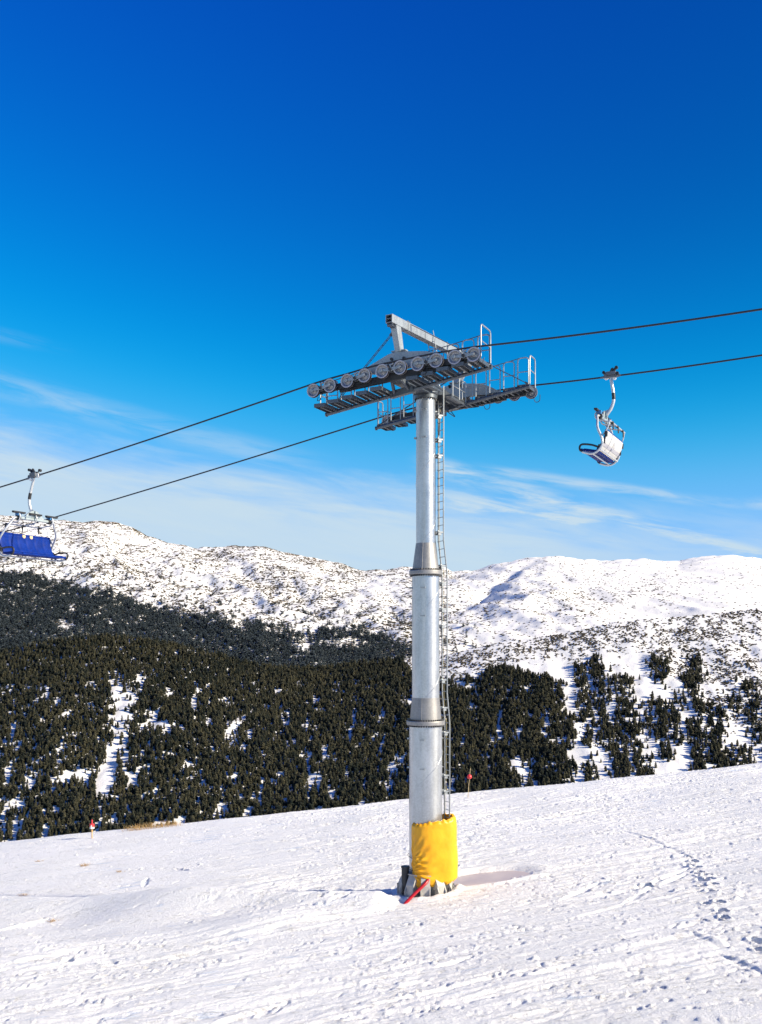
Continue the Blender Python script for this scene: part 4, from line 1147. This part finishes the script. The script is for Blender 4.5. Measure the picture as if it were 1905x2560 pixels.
# ------------------------------------------------------------------ chairs
def make_chair(pos, rope_dir, fwd, lean, label, k_=1.0, g_s=.85):
    fwd = unit(fwd); sd = unit(np.cross(ZV, fwd)); pos = arr(pos)     # sd: chair's left
    cl, sl = cos(lean), sin(lean); down = -(ZV * cl) + fwd * sl; f2 = fwd * cl + ZV * sl
    def K(f, s, d): return pos + (f2 * f + sd * s + down * d) * k_
    root = empty('lift_chair', pos, label, 'lift chair', 'chairs hanging on the lift ropes')
    def B(mb_, name, m_, parent=None): return mb_.build(name, m_, parent or root, pos)
    rd = unit(rope_dir); rd = rd if np.dot(rd, fwd) > 0 else -rd
    ru = unit(ZV - np.dot(ZV, rd) * rd)
    def G(f, s, h): return pos + (rd * f + sd * s + ru * h) * g_s
    # grip on the rope
    mb = MB(); mb.box(G(0, 0.02, .04), rd * .24, sd * .06, ru * .07); mb.box(G(-.02, .06, .13), rd * .16, sd * .10, ru * .06); mb.box(G(.16, -.06, .02), rd * .09, sd * .12, ru * .06)
    mb.tube([G(-.5, 0, 0), G(-.22, 0, .0)], .035, 8, .055); mb.tube([G(.22, 0, 0), G(.55, 0, 0)], .055, 8, .035)
    grip = B(mb, 'grip', M_GRIP)
    mb = MB()
    for q in (-.09, .05):
        mb.tube([G(q, .05, .12), G(q - .14, .08, .38)], .05, 10); mb.tube([G(q, .05, .10), G(q - .16, .085, .42)], .02, 8)
    for (f, s, h) in ((-.30, .08, .40), (-.34, .08, .10), (.36, .05, .22)): mb.lathe(G(f, s - .03, h), sd, [(.02, -.02), (.055, -.02), (.055, .08), (.02, .08)], 14)
    mb.tube([G(-.30, .08, .40), G(-.1, .06, .2)], .02, 6); mb.tube([G(-.34, .08, .10), G(-.1, .06, .06)], .02, 6); mb.tube([G(.36, .05, .22), G(.1, .06, .14)], .018, 6)
    mb.build('grip_springs', M_RUBBER, grip, pos)
    for rp_, rr_ in (((.26, -.04, -.02), .085), ((-.16, -.05, -.10), .06)):
        mb = MB(); mb.lathe(G(*rp_), sd, [(0, -.03), (rr_, -.03), (rr_, .05), (0, .05)], 18); mb.build('grip_roller', M_WHITE, grip, pos)
    # hanger arm
    path = smooth_path([K(0, 0, .05), K(-.05, 0, .30), K(-.13, 0, .65), K(-.16, 0, .95), K(-.08, 0, 1.25), K(.08, 0, 1.50)], 6)
    mb = MB(); mb.tube(path, .052, 10, .062); arm_ = B(mb, 'hanger_arm', M_CHAIR)
    i0 = int(len(path) * .40); mb = MB(); mb.tube(path[i0:i0 + 6], .062, 10); mb.build('arm_sleeve', M_RUBBER, arm_, pos)
    # gusset and head bar
    FB, DB, HB = .14, 1.70, .86
    mb = MB(); mb.prism([K(FB - .02, -.52, DB - .08), K(FB - .02, -.22, DB - .30), K(FB - .02, -.05, DB - .36), K(FB - .02, .12, DB - .34), K(FB - .02, .26, DB - .24), K(FB - .02, .52, DB - .08)], f2 * .05)
    mb.prism([K(FB - .16, -.03, DB - .42), K(FB + .10, -.03, DB - .32), K(FB + .12, -.03, DB - .05), K(FB - .10, -.03, DB - .05)], sd * .06)
    mb.tube([K(FB, -HB, DB), K(FB, HB, DB)], .062, 12)
    hb = B(mb, 'head_bar', M_PLATE)
    mb = MB()
    for q in (-1, 1):
        mb.tube([K(FB, q * (HB - .12), DB), K(FB, q * (HB + .02), DB)], .10, 12)
    mb.build('rubber_bush', M_RUBBER, hb, pos)
    mb = MB()
    for q in (-1, 1):
        mb.box(K(FB + .02, q * (HB - .02), DB - .14), sd * .07, f2 * .08, down * .06); mb.tube([K(FB, q * (HB - .20), DB - .16), K(FB, q * (HB + .06), DB - .16)], .035, 8)
    mb.build('pivot_clamp', M_BLUEPT, hb, pos)
    # side frames: out, down and forward under the seat
    SW = 1.41
    for q in (-1, 1):
        mb = MB()
        pts = [K(FB, q * HB, DB), K(FB + .03, q * (HB + .16), DB + .03), K(FB - .01, q * (HB + .27), DB + .20), K(FB - .10, q * (SW - .06), DB + .55), K(FB - .30, q * SW, DB + .95),
               K(FB - .32, q * SW, DB + 1.22), K(FB - .14, q * SW, DB + 1.46), K(FB + .10, q * SW, DB + 1.53), K(FB + .42, q * SW, DB + 1.46)]
        mb.tube(smooth_path(pts, 6), .042, 10)
        sf = B(mb, 'side_frame', M_CHAIR)
        mb = MB(); mb.tube(smooth_path([K(FB - .18, q * (SW + .01), DB + 1.28), K(FB + .10, q * (SW + .01), DB + 1.20), K(FB + .42, q * (SW + .01), DB + 1.18), K(FB + .52, q * (SW + .01), DB + 1.26), K(FB + .50, q * (SW + .01), DB + 1.40), K(FB + .38, q * (SW + .01), DB + 1.46)], 5), .034, 10)
        mb.build('armrest', M_RUBBER, sf, pos)
    # back: pale shell behind, padded front
    def back_pt(t, s, th): return K(FB - .44 + .30 * max(t, 0) ** 2.2 + th * (.98 - .2 * t), s, DB + .66 + .70 * t - th * .45 * t)
    BW = 1.33
    mb = MB(); ts = np.linspace(0, 1, 8); ss_ = np.linspace(-BW, BW, 3)
    fr = [[back_pt(t, s, 0.0) for s in ss_] for t in ts]; bk = [[back_pt(t, s, -.035) for s in ss_] for t in ts]
    mb.grid(bk); mb.grid([r[::-1] for r in fr])
    for j in (0, -1): mb.grid([[fr[i][j], bk[i][j]] for i in range(8)], False)
    for i in (0, -1): mb.grid([[fr[i][j] for j in range(3)], [bk[i][j] for j in range(3)]], False)
    shell = B(mb, 'back_shell', M_SHELL)
    mb = MB(); mb.grid([[back_pt(t, s, -.042) for s in ss_] for t in np.linspace(.60, .76, 4)], False)
    mb.box(back_pt(.68, 0, -.05), sd * .035, f2 * .012, down * .06); mb.build('shell_band', M_SHELL2, shell, pos)
    mb = MB(); mb.box(back_pt(.35, .0, -.042), sd * .018, f2 * .006, down * .20); mb.build('shell_seam', M_SHELL2, shell, pos)
    mb = MB()
    for q in (-1, 1):
        for t in (.18, .55, .88): mb.box(back_pt(t, q * (BW + .03), -.01), sd * .05, f2 * .04, down * .085)
    mb.build('shell_clip', M_RUBBER, shell, pos)
    mb = MB(); npan = 6
    ncol_ = npan * 8 + 1; rows = []
    for i, t in enumerate(np.linspace(-.03, 1.04, 14)):
        row = []
        for j in range(ncol_):
            s = -BW + 2 * BW * j / (ncol_ - 1); q = (j % 8) / 8.0; bul = .045 + .018 * (1 - abs(2 * q - 1) ** 5) if j % 8 else .042
            if i in (0, 13): bul = .0
            row.append(back_pt(t, s, bul + .02))
        rows.append(row)
    mb.grid([r[::-1] for r in rows])
    for j in (0, -1): mb.grid([[rows[i][j], back_pt(-.03 + 1.07 * i / 13, -BW if j == 0 else BW, -.0)] for i in range(14)], False)
    mb.tube([back_pt(-.02, -BW, .015), back_pt(-.02, BW, .015)], .045, 10)
    B(mb, 'backrest', M_SEAT)
    # seat
    def seat_pt(t, s, th): return K(FB - .16 + .60 * t, s, DB + 1.38 + .05 * cos(t * 3) - .02 * t - th + .07 * t)
    mb = MB(); tp = []; bt = []
    for i, t in enumerate(np.linspace(0, 1, 10)):
        e = .055 if 0 < i < 9 else .02
        tp.append([seat_pt(t, -BW + 2 * BW * j / (ncol_ - 1), e + (0.012 if j % 8 else 0)) for j in range(ncol_)]); bt.append([seat_pt(t, -BW + 2 * BW * j / (ncol_ - 1), -.03) for j in range(ncol_)])
    mb.grid(tp); mb.grid([r[::-1] for r in bt])
    for j in (0, -1): mb.grid([[tp[i][j], bt[i][j]] for i in range(10)], False)
    for i in (0, -1): mb.grid([tp[i], bt[i]], False)
    mb.tube([seat_pt(1, -BW - .08, .0), seat_pt(1, BW + .08, .0)], .045, 10)
    seat = B(mb, 'seat', M_SEAT)
    mb = MB(); mb.tube([K(FB + .02, -SW, DB + 1.53), K(FB + .02, SW, DB + 1.53)], .028, 8); mb.tube([K(FB - .28, -SW, DB + 1.38), K(FB - .28, SW, DB + 1.38)], .028, 8); mb.build('seat_tube', M_CHAIR, seat, pos)
    # raised restraint bar with footrests
    mb = MB(); bz, bfw = DB + .26, FB - .52
    mb.tube([K(bfw, -1.30, bz), K(bfw, 1.30, bz)], .026, 8)
    for q in (-1, 1): mb.tube(smooth_path([K(bfw, q * 1.26, bz), K(bfw + .06, q * 1.31, bz + .3), K(FB - .30, q * 1.37, DB + .86)], 5), .024, 8)
    for s in (-.86, 0, .86): mb.tube(smooth_path([K(bfw, s, bz), K(FB - .22, s, DB + .20), K(FB + .06, s, DB + .15), K(FB + .16, s, DB - .04), K(FB + .10, s, DB - .18)], 5), .024, 8)
    bar = B(mb, 'restraint_bar', M_CHAIR)
    for s in (-.86, 0, .86):
        mb = MB(); mb.box(K(FB + .08, s, DB - .21), sd * .30, f2 * .055, down * .03); mb.tube([K(FB + .05, s - .30, DB - .19), K(FB + .05, s + .30, DB - .19)], .03, 8); mb.build('footrest', M_RUBBER, bar, pos)
        mb = MB(); mb.tube([K(bfw - .03, s, bz - .03), K(bfw - .06, s, bz + .26)], .024, 8); mb.tube([K(bfw, s - .09, bz + .01), K(bfw, s + .09, bz + .01)], .045, 8); mb.beam(K(bfw - .02, s - .1, bz + .03), K(bfw - .05, s, bz + .14), .02, .03); mb.build('leg_guard', M_RUBBER, bar, pos)
    return root, K, B, back_pt


pL, dL = rope_at(nearL, 85); pR, dR = rope_at(farR, 1528)
ch1, K1, B1, bp1 = make_chair(pL, dL, U, R(-5), 'chairlift chair with a blue padded back facing the viewer, partly cut by the left edge')
mb = MB()
for s in (.28, -.10):
    mb.box(bp1(.02, s, .085), unit(np.cross(ZV, U)) * .075, U * .004, ZV * .04)
    mb.box(bp1(.09, s + .01, .09), unit(np.cross(ZV, U)) * .045, U * .004, ZV * .03)
B1(mb, 'tag', M_TAG)
ch2, K2, B2, bp2 = make_chair(pR, dR, -U, R(4), 'chairlift chair seen from behind with a pale back shell, right of the tower', 0.90, .68)

# ------------------------------------------------------------------ padding, hose and markers
def pad_section():
    pts = [(-.40, .66), (.10, .70), (.55, .66), (.88, .52), (1.02, .25), (1.06, -.05), (1.02, -.34), (.86, -.56), (.55, -.68), (.15, -.76), (-.15, -.74), (-.36, -.64), (-.50, -.44)]
    return smooth_path([arr((x, y, 0)) for x, y in pts], 7)


sec = pad_section(); nS = len(sec); L = [0]
for p, q in zip(sec[:-1], sec[1:]): L.append(L[-1] + np.linalg.norm(q - p))
L = np.array(L) / L[-1]; sec = arr(sec)
sec_u = np.linspace(0, 1, 130); SXY = np.stack([np.interp(sec_u, L, sec[:, 0]), np.interp(sec_u, L, sec[:, 1])], -1)
tang = np.gradient(SXY, axis=0); nrm = np.stack([tang[:, 1], -tang[:, 0]], -1); nrm /= np.linalg.norm(nrm, axis=1)[:, None]
if np.dot(nrm[60], SXY[60] - arr((0.25, 0))) < 0: nrm = -nrm
nT = 84; tt = np.linspace(0, 1, nT)
zb0, zt0 = pz(2204), pz(2046)
outer = np.zeros((nT, 130, 3)); inner = outer.copy()
UU, TT = np.meshgrid(sec_u, tt)
tilt = (SXY[:, 0] - .25) * 0.13
wr = np.zeros_like(UU)
for (u0, t0, amp, n_w, ph) in ((1.0, .27, .034, 15, .3), (1.0, .46, .022, 13, 1.1)):     # creases radiating from the lashings
    du, dt = (u0 - UU) * 2.3, (TT - t0) * 1.15; rr_ = np.hypot(du, dt); an = np.arctan2(dt, du)
    wr += amp * np.cos(an * n_w * 1.3 + ph + 1.4 * perlin(rr_ * 4, an * 2, 7)) * np.exp(-((rr_ - .18) / .26) ** 2) * sstep(rr_, .02, .10)
pinch = -(0.075 * np.exp(-(((TT - .27) / .09) ** 2)) + 0.075 * np.exp(-(((TT - .46) / .09) ** 2))) * sstep(UU, .93, 1.0)
bulge = 0.035 * np.sin(pi * TT) ** .5 + 0.020 * fbm(UU * 7, TT * 3.2, 3, 17) + 0.06 * sstep(1 - TT, .35, .75) * np.exp(-((UU - .45) / .16) ** 2) * .7
edge = -0.06 * (np.exp(-((TT) / .025) ** 2) + np.exp(-((1 - TT) / .025) ** 2))
wav = 0.022 * np.sin(UU * 60 + 3 * np.sin(UU * 17)) + 0.015 * np.sin(UU * 140)
for i in range(nT):
    z = zb0 + (zt0 - zb0) * tt[i] + tilt + wav[i] * (np.exp(-(tt[i] / .05) ** 2) + np.exp(-((1 - tt[i]) / .05) ** 2)) - .05 * (1 - sstep(UU[i], .0, .06)) * 0
    off = (bulge + wr + edge)[i]; sh_ = pinch[i]
    xy = SXY + nrm * off[:, None]; xy[:, 0] -= sh_ * 1.0
    outer[i, :, :2] = xy + arr((TX, TY)); outer[i, :, 2] = z
    xin = xy - nrm * (.07 if 2 < i < nT - 3 else .05); inner[i, :, :2] = xin + arr((TX, TY)); inner[i, :, 2] = z
mb = MB()
og = [list(outer[i]) for i in range(nT)]; ig = [list(inner[i])[::-1] for i in range(nT)]
mb.grid(og); mb.grid(ig)
for i in (0, -1): mb.grid([[outer[i, j] for j in range(130)], [inner[i, j] for j in range(130)]], True)
for j in (0, -1): mb.grid([[outer[i, j] for i in range(nT)], [inner[i, j] for i in range(nT)]], True)
pad = tag(mb.build('crash_pad', M_PAD, None, ROOT), 'bright yellow padded crash mat wrapped round the foot of the tower', 'crash pad')
mb = MB()
for t_ in (.27, .46):                            # lashings across the open left side
    i = int(t_ * (nT - 1)); mb.tube(smooth_path([outer[i, -1], arr((TX - .60, TY - .18, outer[i, -1][2] + .01)), arr((TX - .605, TY + .2, outer[i, 0][2])), outer[i, 0]], 5), .012, 6)
mb.build('lashing', M_DARK, pad, ROOT)

mb = MB(); h0, h1 = at(1066, 2206, 34.12), at(1016, 2256, 33.72)
mb.tube(smooth_path([h0 + arr((.12, .30, .16)), h0, (h0 + h1) / 2 + arr((0, -.02, .015)), h1, h1 + arr((-.12, -.12, -.14))], 6), .056, 12)
tag(mb.build('red_hose', M_RED, None, h0), 'red hose running from under the yellow pad into the snow', 'hose')


def marker(px, py_base, Y, height, kind):
    x = (px - CX) / F_PX * Y; z = gz(x, Y); base = arr((x, Y, z))
    if kind == 'ball':
        root = empty('piste_marker', base, 'thin leaning bamboo cane with a red ball, on the snow edge', 'piste marker'); top = base + arr((.16, 0, height))
        mb_ = MB(); path = smooth_path([base - ZV * .25, base + arr((.07, 0, height * .45)), top], 6); mb_.tube(path, .018, 7, .010); mb_.build('cane', M_BAMBOO, root, base)
        c = base + arr((.10, 0, height * .70)); mb_ = MB(); n_ = 12
        mb_.lathe(c, ZV, [(.135 * sin(pi * i / n_), -.135 * cos(pi * i / n_)) for i in range(n_ + 1)], 24); mb_.build('ball', M_REDP, root, base)
    else:
        root = empty('piste_marker', base, 'short wooden stake with a red and white sleeve at the left', 'piste marker')
        mb_ = MB(); mb_.tube([base - ZV * .25, base + ZV * height * .60], .032, 8, .030); mb_.build('stake', M_WOODP, root, base)
        c = base + ZV * height * .50
        mb_ = MB(); mb_.lathe(c, ZV, [(0, 0.10), (.125, .10), (.125, .26), (.04, .265), (.035, .48), (.0, .49)], 20); sl = mb_.build('sleeve', M_REDP, root, base)
        mb_ = MB(); mb_.lathe(c, ZV, [(0, 0), (.124, 0), (.124, .097)], 20); sp = -0.127
        mb_.prism([c + arr((x_, sp, z_)) for x_, z_ in ((-.045, .095), (.045, .095), (.02, .21), (-.02, .21))], (0, .01, 0)); mb_.build('sleeve_band', M_WHITE, sl, base)


marker(1169, 1992, 54.6, 1.62, 'ball'); marker(230, 2090, 54.0, 1.06, 'stake')

# dry grass poking through
rg = np.random.RandomState(11)


def tuft(px, py, n_, h, label):
    x, y = ground_point(px, py); z = gz(x, y); mb_ = MB()
    for i in range(n_):
        a = rg.rand() * 6.28; r = rg.rand() * .14; p = arr((x + r * cos(a) * 1.6, y + r * sin(a), z - .03)); q = p + arr((rg.randn() * .10, rg.randn() * .08, h * (.5 + rg.rand() * .6)))
        m_ = (p + q) / 2 + arr((rg.randn() * .02, rg.randn() * .02, .02)); mb_.tube([p, m_, q], .006, 4, .003)
    tag(mb_.build('grass_tuft', M_GRASS, None, (x, y, z)), label, 'grass tuft')


tuft(213, 2165, 46, .15, 'largest tuft of straw coloured grass on the snow, below the striped stake'); tuft(100, 2157, 22, .11, 'small tuft of dry grass left of the largest one'); tuft(300, 2180, 20, .11, 'small tuft of dry grass right of the largest one')
tuft(58, 2234, 26, .12, 'tuft of dry grass low on the snow near the left edge'); tuft(132, 2299, 30, .12, 'tuft of dry grass in a shaded dip, nearest the viewer')
mb = MB()
for i in range(420):
    x = -14.2 + 2.9 * rg.rand() + .2 * rg.randn(); y = 55.2 + 1.0 * rg.rand(); z = gz(x, y); p = arr((x, y, z - .05)); q = p + arr((rg.randn() * .06, rg.randn() * .06, .14 + .26 * rg.rand()))
    mb.tube([p, (p + q) / 2 + arr((.01, 0, 0)), q], .007, 3, .003, False)
tag(mb.build('dry_grass', M_GRASS), 'fringe of brown dry grass along the snow edge left of the tower', 'grass', None, 'stuff')
